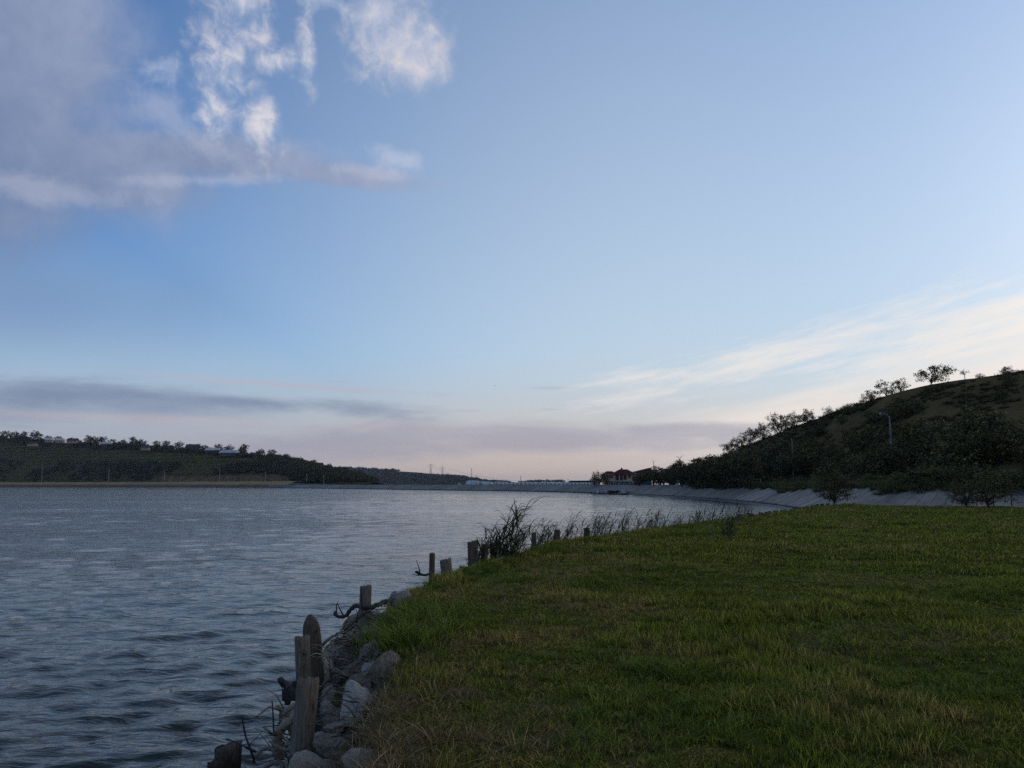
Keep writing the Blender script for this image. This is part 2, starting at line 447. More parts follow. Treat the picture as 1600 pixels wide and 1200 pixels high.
# ================================================================== water
def mat_water():
    m_, t, b = newmat('lake_water'); p = pos()
    c = s_mix(s_noise(p, .12, 3).step(.4, .65), (.026, .026, .011), (.036, .034, .012))
    setc(b, c); b.inputs['Roughness'].default_value = .06; b.inputs['IOR'].default_value = 1.333
    q = scalev(p, .75, 1.6, 1); cd = S.tree.nodes.new('ShaderNodeCameraData')
    n = s_noise(q, 7.0, 3, .55, .6) * .30 + s_noise(q, 2.3, 3, .5, .4) * .8 + s_noise(q, .7, 2, .5, .3) * 1.5
    lane = s_noise(scalev(p, .012, .03, 0), 1.0, 3, .5, .3).step(.34, .66); bump(b, n * (lane * .75 + .5), .85, .085); return m_
M['water'] = mat_water()
def water():
    rr = [2.0]
    while rr[-1] < 2500: rr.append(rr[-1] * (1.0085 if rr[-1] < 60 else 1.0048 if rr[-1] < 330 else 1.03))
    rr = np.array(rr); aa = np.radians(np.concatenate([np.linspace(-46, 42, 620), np.linspace(42, 314, 90)[1:-1]]))
    A_, R_ = np.meshgrid(aa, rr); x = (R_ * np.sin(A_)).ravel(); y = (R_ * np.cos(A_)).ravel(); r = np.hypot(x, y)
    z = np.zeros(len(x)); rs = np.random.default_rng(3)
    cell = np.where(r < 60, r * .0085, np.where(r < 330, r * .0048, r * .03))
    for k in range(84):
        lam = .20 * (4.6 / .20) ** (rs.random() ** 1.35); th = math.radians(-68) + rs.normal(0, .58 if lam < 1 else .34)
        kx, ky = math.cos(th) * 2 * math.pi / lam, math.sin(th) * 2 * math.pi / lam
        amp = (.0066 * lam ** .9 if lam < .8 else .0033 * lam ** .2) * rs.uniform(.6, 1.3)
        fade = np.clip((lam / cell - 2.6) / 3, 0, 1)
        ph = kx * x + ky * y + rs.uniform(0, 6.28) + 1.5 * (vnoise(x, y, .35, k) - .5) * 2
        w = np.sin(ph); z += fade * amp * (w + .28 * np.cos(2 * ph)) * (.55 + .9 * vnoise(x, y, .5 / lam ** .5, 90 + k))
    z *= .55 + .50 * np.clip(fbm(x * .45 + y * .2, y, .06, 3, 201) * 2.2 + .5, 0, 1)      # gusts and calmer lanes
    na, nr = len(aa), len(rr)
    i, j = np.meshgrid(np.arange(nr - 1), np.arange(na), indexing='ij'); j2 = (j + 1) % na
    q = np.stack([i * na + j, (i + 1) * na + j, (i + 1) * na + j2, i * na + j2], -1).reshape(-1, 4)
    # keep the lake only
    ctr = np.stack([x, y], 1)[q].mean(1); dm, _ = seg_dist(ctr, EDGE, False)
    keep = (inside(ctr, BASIN) | (seg_dist(ctr, TOE, False)[0] < 12)) & ~(inside(ctr, MEADOW) & (dm > .5))
    q = q[keep]; used, inv = np.unique(q, return_inverse=True)
    me = mesh_np('lake_water', np.stack([x, y, z], 1)[used], inv.reshape(-1, 4))
    o = link('lake_water', me, M['water']); tag(o, 'rippled blue grey lake water', kind='structure')
water()

# ================================================================== banks
def resample(poly, step, a0=None, a1=None):
    P_ = np.array(poly, float); L = np.concatenate([[0], np.cumsum(np.linalg.norm(np.diff(P_, axis=0), axis=1))])
    a0 = L[0] if a0 is None else a0; a1 = L[-1] if a1 is None else a1
    s_ = np.linspace(a0, a1, max(2, int(round((a1 - a0) / step)) + 1))
    def ev(q): return np.stack([np.interp(q, L, P_[:, 0]), np.interp(q, L, P_[:, 1])], 1)
    p = (ev(s_) + ev(np.clip(s_ - 2.5, 0, L[-1])) + ev(np.clip(s_ + 2.5, 0, L[-1]))) / 3
    t = ev(np.clip(s_ + 3, 0, L[-1])) - ev(np.clip(s_ - 3, 0, L[-1])); t /= np.linalg.norm(t, axis=1)[:, None]
    return s_, p, np.stack([t[:, 1], -t[:, 0]], 1)
def loft(name, poly, prof, step, mat_, a0=None, a1=None, smooth=False, jit=0.0, seed=1):
    s_, p, n = resample(poly, step, a0, a1); rs = np.random.default_rng(seed); v = []
    for off, z in prof:
        v.append(np.column_stack([p + n * off, np.full(len(p), z) + rs.normal(0, jit, len(p))]))
    k = len(p); v = np.stack(v, 1).reshape(-1, 3); m_ = len(prof)
    f = [[i * m_ + j, (i + 1) * m_ + j, (i + 1) * m_ + j + 1, i * m_ + j + 1] for i in range(k - 1) for j in range(m_ - 1)]
    return link(name, mesh(name, v, f, smooth), mat_)

M['concrete'] = simple('weathered_concrete', (.21, .160, .115), (.33, .26, .19), .8, .9, .5, 22, .02, vary=.22)
M['concrete_dark'] = simple('wet_concrete', (.07, .068, .065), (.13, .125, .12), 1.2, .7, .4, 15)  # darker concrete for slope bed, toe blocks and crest kerb
M['dam'] = simple('dam_concrete', (.17, .135, .10), (.26, .21, .16), .3, .9, .3, 9, vary=.15)
M['asphalt'] = simple('old_asphalt', (.045, .045, .046), (.07, .068, .065), .6, .95)
M['dike'] = simple('dike_turf', (.22, .145, .042), (.30, .20, .062), .05, 1, .4, 2)
M['dike_low'] = simple('dike_red_earth', (.085, .035, .016), (.14, .065, .03), .08, 1, .4, 2)

bank = empty('concrete_bank'); tag(bank, 'sloping concrete slab bank along the right shore and dam', kind='structure')
bed = loft('slope_bed', TOE, [(-.8, -.5), (5.0, 2.34), (5.6, 2.36)], 2.0, M['concrete_dark'], TOE_ARC[1], ARC_DIKE + 40); bed.parent = bank
def slabs(a0, a1, w, off0, z0, off1, z1, th, name, mat_, jitter, gap, wear=0.0, seed=5, both=None):
    rs = random.Random(seed); a = a0
    while a < a1:
        ww = w * rs.uniform(.92, 1.08); s_, p, n = resample(TOE, ww - gap, a, a + ww - gap)
        p, n = p[[0, -1]], n[[0, -1]]
        o1, zz1 = off1, z1
        if wear and rs.random() < wear:
            k = rs.uniform(.72, .97); o1 = off0 + (off1 - off0) * k; zz1 = z0 + (z1 - z0) * k
        lift = [rs.uniform(0, jitter) for _ in range(4)]; b = []; t = []
        for q, (i, off, z) in enumerate(((0, off0, z0), (1, off0, z0), (1, o1, zz1), (0, o1, zz1))):
            x, y = p[i] + n[i] * off; nn = Vector((-n[i][0] * .43, -n[i][1] * .43, .9))
            b.append(Vector((x, y, z)) - nn * .02); t.append(Vector((x, y, z)) + nn * (th + lift[q]))
        c = (b[0] + b[2]) * .5
        mb = MB().hexa([x - c for x in b], [x - c for x in t]); mb.build(name, mat_, bank, loc=c); a += ww
slabs(TOE_ARC[2] - 8, TOE_ARC[12], 1.2, .35, .24, 4.6, 2.2, .10, 'slab', M['concrete'], .07, .07, .5, 5)
slabs(TOE_ARC[12], ARC_DAM - 22, 2.2, .35, .24, 5.0, 2.38, .10, 'slab', M['concrete'], .03, .07, .0, 6)
slabs(ARC_DAM - 22, ARC_DIKE, 7.0, .3, .24, 5.0, 2.38, .09, 'slab', M['dam'], .02, .16, .0, 7)
slabs(TOE_ARC[5], ARC_DAM - 22, 3.0, -.55, -.12, .28, .08, .12, 'toe_block', M['concrete_dark'], .03, .05, .0, 8)
road = loft('bank_road', TOE, [(5.3, 2.40), (9.5, 2.46), (11.5, 2.40)], 3, M['asphalt'], TOE_ARC[1], ARC_DIKE + 20); tag(road, kind='structure')
land = loft('dam_land', TOE, [(11.5, 2.39), (40, 2.36), (140, 2.34), (330, 2.2)], 8, M['ground'], TOE_ARC[13], ARC_DIKE + 60); tag(land, 'flat land behind the dam', kind='structure')
kerb = loft('dam_crest_kerb', TOE, [(5.0, 2.36), (5.0, 2.56), (5.35, 2.56), (5.35, 2.36)], 4, M['concrete_dark'], ARC_DAM, ARC_DIKE); tag(kerb, kind='structure')
dike = loft('far_dike', TOE, [(-3, -.6), (0, .05), (6, 2.4), (12, 4.6), (20, 5.1), (30, 4.9), (60, 4.6)], 6, [M['dike_low'], M['dike']], ARC_DIKE + 15, TOE_ARC[-1] - 5, True, .12)
for pl in dike.data.polygons:
    c = pl.center
    pl.material_index = 0 if c.z < 2.9 else 1
tag(dike, 'low grassy dike on the far left shore', kind='structure')

# ================================================================== hills (lofted between a foot line and a ridge line)
def hill(name, foot, ridge, back, mat_, n=150, m_=46, bulge=.75, rough=1.0, seed=4, rs_=.06):
    """foot/ridge: lists of (x,y,z); returns object and a surface function f(s,t)"""
    F, G, B_ = (np.array(q, float) for q in (foot, ridge, back))
    def ev(P_, s_):
        L = np.linspace(0, 1, len(P_)); return np.stack([np.interp(s_, L, P_[:, k]) for k in range(3)], -1)
    def surf(s_, t):
        s_, t = np.asarray(s_, float), np.asarray(t, float)
        a = sum(ev(F, np.clip(s_ + d, 0, 1)) for d in (-.02, 0, .02)) / 3; b = sum(ev(G, np.clip(s_ + d, 0, 1)) for d in (-.02, 0, .02)) / 3; c = ev(B_, s_)
        t1 = np.clip(t, 0, 1)[..., None]; t2 = np.clip(t - 1, 0, 1)[..., None]
        p = a + (b - a) * t1; zz = a[..., 2:] + (b - a)[..., 2:] * (t1 ** bulge)
        p = np.concatenate([p[..., :2], zz], -1); p = np.where(t[..., None] > 1, b + (c - b) * t2, p)
        amp = rough * np.clip(t * 5, 0, 1) * np.where(t > .92, .35, 1)
        p[..., 2] += amp * (fbm(p[..., 0], p[..., 1], rs_, 4, seed) * 3)
        return p
    s_, t = np.meshgrid(np.linspace(0, 1, n), np.concatenate([np.linspace(0, 1, m_), np.linspace(1.1, 2, 8)]), indexing='ij')
    v = surf(s_, t); mm = s_.shape[1]
    i, j = np.meshgrid(np.arange(n - 1), np.arange(mm - 1), indexing='ij')
    q = np.stack([i * mm + j, (i + 1) * mm + j, (i + 1) * mm + j + 1, i * mm + j + 1], -1).reshape(-1, 4)
    o = link(name, mesh_np(name, v.reshape(-1, 3), q), mat_); tag(o, kind='structure')
    return o, surf
def mat_hill(name, c1, c2, c3, sc1, sc2, terr=None, cut=False):
    m_, t, b = newmat(name); p = pos()
    c = s_mix(s_noise(p, sc1, 5, .6, .3).step(.4, .62), c1, c2)
    c = s_mix(s_noise(p, sc2, 5, .65).step(.5, .68) * .8, c, c3)
    if terr:
        sp = S.tree.nodes.new('ShaderNodeSeparateXYZ'); S.tree.links.new(p.s, sp.inputs[0]); z = S(sp.outputs[2])
        w = S.m('SINE', (z + (s_noise(p, .02, 3) - .5) * 6) * terr).step(.1, .8)
        c = s_mix(w * .55, c, (.095, .076, .022))
    if cut:                                  # bare earth cutting at the foot of the hill
        X = S(sp.outputs[0]); e = (1.0 - (z + (s_noise(p, .05, 4) - .5) * 9).step(10, 13)) * X.step(-420, -370) * (1.0 - X.step(-215, -180))
        c = s_mix(e, c, s_mix(s_noise(p, .12, 5, .65).step(.35, .65), (.10, .055, .028), (.20, .12, .06)))
    setc(b, c); b.inputs['Roughness'].default_value = 1; b.inputs['Specular IOR Level'].default_value = 0
    bump(b, s_noise(p, sc2 * 5, 6, .7), .9, .25); return m_
M['hill_right'] = mat_hill('shaded_hill_turf', (.115, .075, .032), (.16, .105, .045), (.075, .062, .020), .07, .35)
M['hill_left'] = mat_hill('far_hill_turf', (.044, .036, .010), (.064, .052, .014), (.085, .052, .018), .02, .07, 1.3, True)
M['hill_far'] = mat_hill('distant_hill_woods', (.035, .050, .030), (.05, .062, .034), (.07, .07, .04), .006, .02)

def sil(px, py, Y): return tuple(at_d(px, py, Y))
RF = [(150, 20, 2.3), (104, 42, 2.3), (68, 56, 2.35), (50, 61, 2.35), (43, 68, 2.35), (42, 82, 2.35), (44, 100, 2.35), (46, 122, 2.35), (47, 150, 2.35), (47, 180, 2.35), (46, 215, 2.35)]
RR = [(180, 40, 42), (140, 62, 33), sil(1900, 532, 92), sil(1730, 556, 100), sil(1600, 578, 110), sil(1500, 594, 118), sil(1430, 607, 126), sil(1340, 632, 138), sil(1270, 655, 150), sil(1180, 692, 180), sil(1090, 728, 235)]
RB = [(p[0] + 60, p[1] + 90, max(p[2] - 6, 2.2)) for p in RR]
RF = [(170, -60, 2.3)] + RF; RR = [(220, -20, 52)] + RR; RB = [(330, 60, 44)] + RB
hill_r, surf_r = hill('hillside', RF, RR, RB, M['hill_right'], 170, 52, .80, .9, 4, .09)
LF = [(-1500, 1290, 4.6), (-1000, 1120, 4.6), (-640, 985, 4.6), (-430, 880, 4.6), (-300, 790, 4.6), (-215, 700, 4.6), (-160, 625, 3.5), (-125, 560, 2.5), (-100, 505, 2.2)]
LR = [(-1700, 1500, 75), (-1150, 1330, 75), sil(0, 683, 1120), sil(110, 692, 1080), sil(220, 699, 1020), sil(330, 706, 950), sil(430, 717, 860), sil(530, 737, 740), sil(600, 758, 640)]
LB = [(p[0] - 40, p[1] + 320, max(p[2] - 18, 2)) for p in LR]
hill_l, surf_l = hill('far_hillside', LF, LR, LB, M['hill_left'], 150, 46, .8, 2.2, 9, .012)
DF = [(-1500, 2300, 2), (-900, 2300, 2), (-500, 2250, 2), (-280, 2200, 2), (-120, 2150, 2), (0, 2100, 2)]
DR = [(-1900, 3000, 60), sil(380, 728, 2900), sil(570, 733.5, 2850), sil(650, 738, 2700), sil(712, 744, 2600), sil(772, 757, 2400)]
DB = [(p[0], p[1] + 700, 2) for p in DR]
hill_d, surf_d = hill('distant_hill', DF, DR, DB, M['hill_far'], 120, 24, .8, 2.0, 2, .004)

# ================================================================== grass (stuff: nobody could count it)
def mat_blade(name, base_fn, rough=.7, transl=.35):
    m_, t, b = newmat(name); p = pos()
    c = base_fn(p)
    at = t.nodes.new('ShaderNodeAttribute'); at.attribute_name = 'tone'; tone = S(at.outputs['Fac'])
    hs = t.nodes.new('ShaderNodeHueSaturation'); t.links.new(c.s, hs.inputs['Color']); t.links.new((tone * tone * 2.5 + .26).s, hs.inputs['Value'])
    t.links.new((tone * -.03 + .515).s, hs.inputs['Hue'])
    c = S(hs.outputs[0]); setc(b, c); b.inputs['Roughness'].default_value = rough; b.inputs['Specular IOR Level'].default_value = .22
    tr = t.nodes.new('ShaderNodeBsdfTranslucent'); t.links.new(c.s, tr.inputs[0])
    mx = t.nodes.new('ShaderNodeMixShader'); mx.inputs[0].default_value = transl
    t.links.new(b.outputs[0], mx.inputs[1]); t.links.new(tr.outputs[0], mx.inputs[2])
    t.links.new(mx.outputs[0], t.nodes['Material Output'].inputs[0]); return m_
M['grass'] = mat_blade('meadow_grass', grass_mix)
def lush(p):
    return s_mix(s_noise(p, 3, 3).step(.35, .65), (.085, .110, .012), (.160, .175, .022))
M['lush'] = mat_blade('uncut_grass', lush)
def straw(p):
    return s_mix(s_noise(p, 5, 3).step(.35, .65), (.24, .155, .060), (.36, .24, .10))
M['straw'] = mat_blade('dry_straw', straw)

def blades(name, n, rad, h0, h1, w, lean, seg=2, seed=0, mat_=None, flat=False):
    rs = np.random.default_rng(seed); V = []; F = []; tone = []
    for k in range(n):
        r = rad * math.sqrt(rs.random()); a = rs.random() * 6.283; bx, by = r * math.cos(a), r * math.sin(a)
        h = rs.uniform(h0, h1); d = rs.random() * 6.283; l = abs(rs.normal(0, lean)) + .08; ww = w * rs.uniform(.7, 1.3) / 2
        f = rs.random() * 6.283; sx, sy = math.cos(f) * ww, math.sin(f) * ww
        i0 = len(V); tn = rs.random()
        for q in range(seg):
            t = q / seg; k_ = l * h * t * t * 1.3; z = h * t * (1 - .25 * l * t) if not flat else .004 + .01 * rs.random()
            if flat: k_ = h * t
            cx, cy = bx + math.cos(d) * k_, by + math.sin(d) * k_; s_ = 1 - .45 * t
            V += [(cx - sx * s_, cy - sy * s_, z), (cx + sx * s_, cy + sy * s_, z)]; tone += [tn * .8 + t * .2 - (.25 if q == 0 else 0)] * 2  # root tone lowered: self-occlusion put into the colour
        k_ = l * h * 1.3 if not flat else h; V.append((bx + math.cos(d) * k_, by + math.sin(d) * k_, h * (1 - .25 * l) if not flat else .01)); tone.append(tn)
        for q in range(seg - 1): F.append([i0 + 2 * q, i0 + 2 * q + 1, i0 + 2 * q + 3, i0 + 2 * q + 2])
        F.append([i0 + 2 * seg - 2, i0 + 2 * seg - 1, i0 + 2 * seg])
    me = mesh(name, V, F, True); at = me.attributes.new('tone', 'FLOAT', 'POINT'); at.data.foreach_set('value', np.clip(tone, 0, 1).astype(np.float32))
    me.materials.append(mat_ or M['grass']); return me
def scatter(name, pts, rotz, scl, idx, meshes, tilt=None, parent=None):
    """one stuff object: mesh clumps instanced on points"""
    c = bpy.data.collections.new(name + '_clumps')
    for i, m_ in enumerate(meshes):
        o = bpy.data.objects.new('%s_%02d' % (name, i), m_); c.objects.link(o)
    me = bpy.data.meshes.new(name); n = len(pts); me.vertices.add(n); me.vertices.foreach_set('co', np.asarray(pts, np.float32).ravel())
    rot = np.zeros((n, 3), np.float32); rot[:, 2] = rotz
    if tilt is not None: rot[:, :2] = tilt
    for nm, ty, arr, key in (('rot', 'FLOAT_VECTOR', rot, 'vector'), ('scl', 'FLOAT_VECTOR', np.asarray(scl, np.float32), 'vector'), ('idx', 'INT', np.asarray(idx, np.int32), 'value')):
        at = me.attributes.new(nm, ty, 'POINT'); at.data.foreach_set(key, arr.ravel())
    me.update()
    o = link(name, me, None, parent)
    g = bpy.data.node_groups.new(name, 'GeometryNodeTree')
    g.interface.new_socket('Geometry', in_out='INPUT', socket_type='NodeSocketGeometry'); g.interface.new_socket('Geometry', in_out='OUTPUT', socket_type='NodeSocketGeometry')
    gi, go = g.nodes.new('NodeGroupInput'), g.nodes.new('NodeGroupOutput')
    ip = g.nodes.new('GeometryNodeInstanceOnPoints'); ci = g.nodes.new('GeometryNodeCollectionInfo')
    ci.inputs['Collection'].default_value = c; ci.inputs['Separate Children'].default_value = True; ci.inputs['Reset Children'].default_value = True
    def na(nm, ty):
        q = g.nodes.new('GeometryNodeInputNamedAttribute'); q.data_type = ty; q.inputs['Name'].default_value = nm; return q.outputs['Attribute']
    e2r = g.nodes.new('FunctionNodeEulerToRotation')
    L = g.links.new
    L(gi.outputs[0], ip.inputs['Points']); L(ci.outputs[0], ip.inputs['Instance']); ip.inputs['Pick Instance'].default_value = True
    L(na('idx', 'INT'), ip.inputs['Instance Index']); L(na('rot', 'FLOAT_VECTOR'), e2r.inputs[0]); L(e2r.outputs[0], ip.inputs['Rotation']); L(na('scl', 'FLOAT_VECTOR'), ip.inputs['Scale'])
    L(ip.outputs[0], go.inputs[0])
    md = o.modifiers.new('scatter', 'NODES'); md.node_group = g
    tag(o, kind='stuff'); return o

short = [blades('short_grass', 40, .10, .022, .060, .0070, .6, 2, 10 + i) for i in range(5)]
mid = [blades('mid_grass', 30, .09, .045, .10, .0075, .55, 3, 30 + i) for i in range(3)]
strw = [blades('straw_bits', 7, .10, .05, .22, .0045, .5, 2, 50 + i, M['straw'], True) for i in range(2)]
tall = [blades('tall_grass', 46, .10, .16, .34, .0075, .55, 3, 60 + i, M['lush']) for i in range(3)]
dead = [blades('dead_grass', 40, .12, .10, .26, .0055, .9, 3, 80 + i, M['straw']) for i in range(2)]
def rosette(name, seed):
    rs = np.random.default_rng(seed); V = []; F = []; T = []
    for k in range(9):
        a = k * .7 + rs.normal(0, .2); L = rs.uniform(.035, .075); w = L * rs.uniform(.28, .42); up = rs.uniform(.25, .8); i = len(V); d = np.array([math.cos(a), math.sin(a)]); n_ = np.array([-d[1], d[0]])
        for t, ww in ((0, .12), (.35, .9), (.7, .8)):
            c = d * L * t; z = .008 + L * up * (t - .45 * t * t); V += [(*(c - n_ * w * ww * .5), z), (*(c + n_ * w * ww * .5), z)]; T += [.55 + .2 * rs.random()] * 2
        V.append((*(d * L), .008 + L * up * .5)); T.append(.7); F += [[i, i + 1, i + 3, i + 2], [i + 2, i + 3, i + 5, i + 4], [i + 4, i + 5, i + 6]]
    me = mesh(name, V, F, True); at = me.attributes.new('tone', 'FLOAT', 'POINT'); at.data.foreach_set('value', np.array(T, np.float32)); me.materials.append(M['lush']); return me
weed = [rosette('weed', 85 + i) for i in range(2)]
farc = [blades('far_grass', 34, .22, .05, .11, .018, .5, 2, 70 + i) for i in range(3)]
POOL = short + mid + strw + tall + farc + dead + weed       # 0-4 short, 5-7 mid, 8-9 straw, 10-12 tall, 13-15 far

def meadow_grass():
    rs = np.random.default_rng(21); out = []; bands = [(1.5, 5, 120), (5, 8, 130), (8, 12, 105), (12, 18, 62), (18, 28, 30), (28, 45, 15), (45, 70, 8)]
    for r0, r1, den in bands:
        half = 60 if r0 < 5 else 42
        n = int(den * math.pi * (r1 * r1 - r0 * r0) * half / 180)
        r = np.sqrt(rs.random(n) * (r1 * r1 - r0 * r0) + r0 * r0); a = np.radians(rs.uniform(-half, half, n))
        out.append(np.stack([r * np.sin(a), r * np.cos(a), r], 1))
    p = np.concatenate(out); xy = p[:, :2]
    d, _ = seg_dist(xy, EDGE, False); dt, _ = seg_dist(xy, TOE, False); inm = inside(xy, MEADOW); inb = inside(xy, BASIN)
    k = inm & ((d > .02) | (rs.random(len(d)) < .5)) & (inb & (dt > -0.4) | (dt < 1.2)) & ((~inb & (dt < 1.0)) | inb)
    p, d = p[k], d[k]; xy = p[:, :2]; n = len(p); x, y, r = p[:, 0], p[:, 1], p[:, 2]
    z = ground_z(x, y) - .003
    pat = fbm(x, y, .7, 3, 41) + .6 * fbm(x, y, 2.2, 2, 44); u = rs.random(n)
    idx = rs.integers(0, 5, n)
    idx = np.where((pat > .10) & (u < .75), 5 + rs.integers(0, 3, n), idx)
    idx = np.where(u > .985, 8 + rs.integers(0, 2, n), idx)
    idx = np.where((rs.random(n) < .05) & (r < 17) & (vnoise(x, y, .5, 77) > .45), 18 + rs.integers(0, 2, n), idx)
    idx = np.where((r > 17) & (idx < 8), 13 + rs.integers(0, 3, n), idx)
    hs = .70 + .95 * np.clip(pat * 2 + .35, 0, 1.2) + rs.normal(0, .12, n)
    hs = np.where(d < .45, hs * (1.1 + rs.random(n) * .9), hs)
    ws = np.where(r > 17, np.clip(r / 22, .9, 2.2), np.clip(r / 9, .9, 1.5))
    s_ = np.stack([ws, ws, np.clip(hs, .7, 2.6)], 1) * rs.uniform(.85, 1.2, n)[:, None]
    # uncut tufts: along the lip of the bank and at a few spots in the turf
    tx, ty, ts = [], [], []
    for px, py, nn, sp, sz in ((642, 985, 60, .24, .95), (634, 1010, 40, .16, .9), (652, 965, 36, .26, .75), (1035, 1052, 46, .16, .55), (980, 1010, 16, .4, .45), (932, 915, 22, .35, .6), (660, 1035, 14, .4, .5),
                               (1130, 838, 24, .5, 1.2), (1180, 1090, 26, .5, .40), (860, 1110, 24, .45, .4), (790, 905, 30, .5, .6), (730, 925, 20, .4, .5), (850, 862, 40, .6, .8), (1330, 1010, 20, .5, .5), (900, 1060, 20, .5, .4), (1480, 930, 30, .6, .5), (1250, 1130, 40, .45, .45), (1400, 1170, 40, .5, .4), (1060, 1120, 30, .35, .42), (1540, 1080, 36, .5, .45), (960, 1150, 30, .35, .4), (1120, 980, 24, .5, .4), (1330, 880, 30, .8, .5), (1000, 890, 30, .7, .5)):
        c = at_z(px, py, GZ)
        for _ in range(nn): tx.append(c.x + rs.normal(0, sp)); ty.append(c.y + rs.normal(0, sp)); ts.append(sz * rs.uniform(.6, 1.15))
    for _ in range(1500):
        q = rs.random() ** 1.6 * 55 + 3; s0 = np.interp(q, [3, 58], [0, 1])
        e = np.array(EDGE); L_ = np.concatenate([[0], np.cumsum(np.linalg.norm(np.diff(e, axis=0), axis=1))]); a = np.interp(s0, [0, 1], [L_[3] + 1, L_[-1]])
        tx.append(np.interp(a, L_, e[:, 0]) + rs.normal(.22, .14)); ty.append(np.interp(a, L_, e[:, 1]) + rs.normal(0, .16)); ts.append(rs.uniform(.25, .75) * (1 if a > L_[10] else .32))
    tx, ty, ts = map(np.array, (tx, ty, ts)); tz = ground_z(tx, ty); kk = tz > .55; tx, ty, ts, tz = tx[kk], ty[kk], ts[kk], tz[kk]
    dx_, dy_ = [], []
    for px, py, nn, sp in ((612, 1165, 26, .14), (605, 1125, 10, .10), (618, 1195, 30, .18), (690, 1012, 40, .5), (640, 1085, 26, .3), (760, 1150, 26, .35), (1420, 1000, 30, .6), (1250, 1010, 26, .4), (860, 935, 40, .6)):
        c = at_z(px, py, GZ)
        for _ in range(nn): dx_.append(c.x + rs.normal(0, sp)); dy_.append(c.y + rs.normal(0, sp))
    dx_, dy_ = np.array(dx_), np.array(dy_); dz_ = ground_z(dx_, dy_); kk = dz_ > .4; dx_, dy_, dz_ = dx_[kk], dy_[kk], dz_[kk]; ds = rs.uniform(.25, .7, len(dx_)); ds[:60] *= 1.3; ds = np.clip(ds, .2, 1)
    tx, ty, tz, ts = np.concatenate([tx, dx_]), np.concatenate([ty, dy_]), np.concatenate([tz, dz_]), np.concatenate([ts, ds])
    pts = np.concatenate([np.stack([x, y, z], 1), np.stack([tx, ty, tz - .01], 1)])
    scl = np.concatenate([s_, np.stack([ts * .9 + .3, ts * .9 + .3, ts], 1)]); idx = np.concatenate([idx, 10 + rs.integers(0, 3, len(tx) - len(ds)), 16 + rs.integers(0, 2, len(ds))])
    m_ = len(pts); o = scatter('grass', pts, rs.random(m_) * 6.283, scl, idx, POOL, rs.normal(0, .06, (m_, 2)))
    tag(o, 'short mown meadow grass with dry patches'); print('grass clumps', m_)
meadow_grass()

# ================================================================== the old shore: posts, rocks, driftwood, reeds
def hit(px, py, lift=0.0):
    """where the line of sight through a photo point meets the ground"""
    d = ray(px, py); t = np.linspace(1.5, 75, 3000); x, y, z = d.x * t, d.y * t, EYE + d.z * t
    g = np.maximum(ground_z(x, y), -.05); i = int(np.argmax(z <= g + lift))
    return Vector((x[i], y[i], g[i]))

def mat_wood(name, c1, c2, c3):
    m_, t, b = newmat(name); p = objc(); r = orand(); p = addv(p, s_vec(r * 31.0, r * 7.0, r * 13.0))
    g1 = s_noise(scalev(p, 55, 55, 4), 1.0, 6, .65, .6); g2 = s_noise(scalev(p, 9, 9, 5), 1.0, 4, .6)
    c = s_mix(g1.step(.32, .68), c1, c2); c = s_mix(g2.step(.55, .72), c, c3)
    sp = S.tree.nodes.new('ShaderNodeSeparateXYZ'); S.tree.links.new(pos().s, sp.inputs[0])
    wet = 1.0 - (S(sp.outputs[2]) + (g2 - .5) * .3).step(.02, .42)
    c = s_mix(wet * .8, c, (.014, .012, .010))                       # rotten, weed-dark foot of the timber
    setc(b, c); b.inputs['Roughness'].default_value = .85; b.inputs['Specular IOR Level'].default_value = .2
    bump(b, g1, .6, .012); return m_
M['wood'] = mat_wood('grey_weathered_timber', (.095, .070, .047), (.22, .17, .122), (.045, .033, .022))
M['wood_dark'] = mat_wood('dark_weathered_timber', (.062, .044, .028), (.14, .10, .066), (.028, .02, .013))
M['drift'] = simple('driftwood', (.11, .08, .052), (.31, .24, .17), 12, .85, .6, 40, .01)
M['twig'] = simple('dark_twig', (.022, .018, .016), (.07, .06, .052), 14, .9)

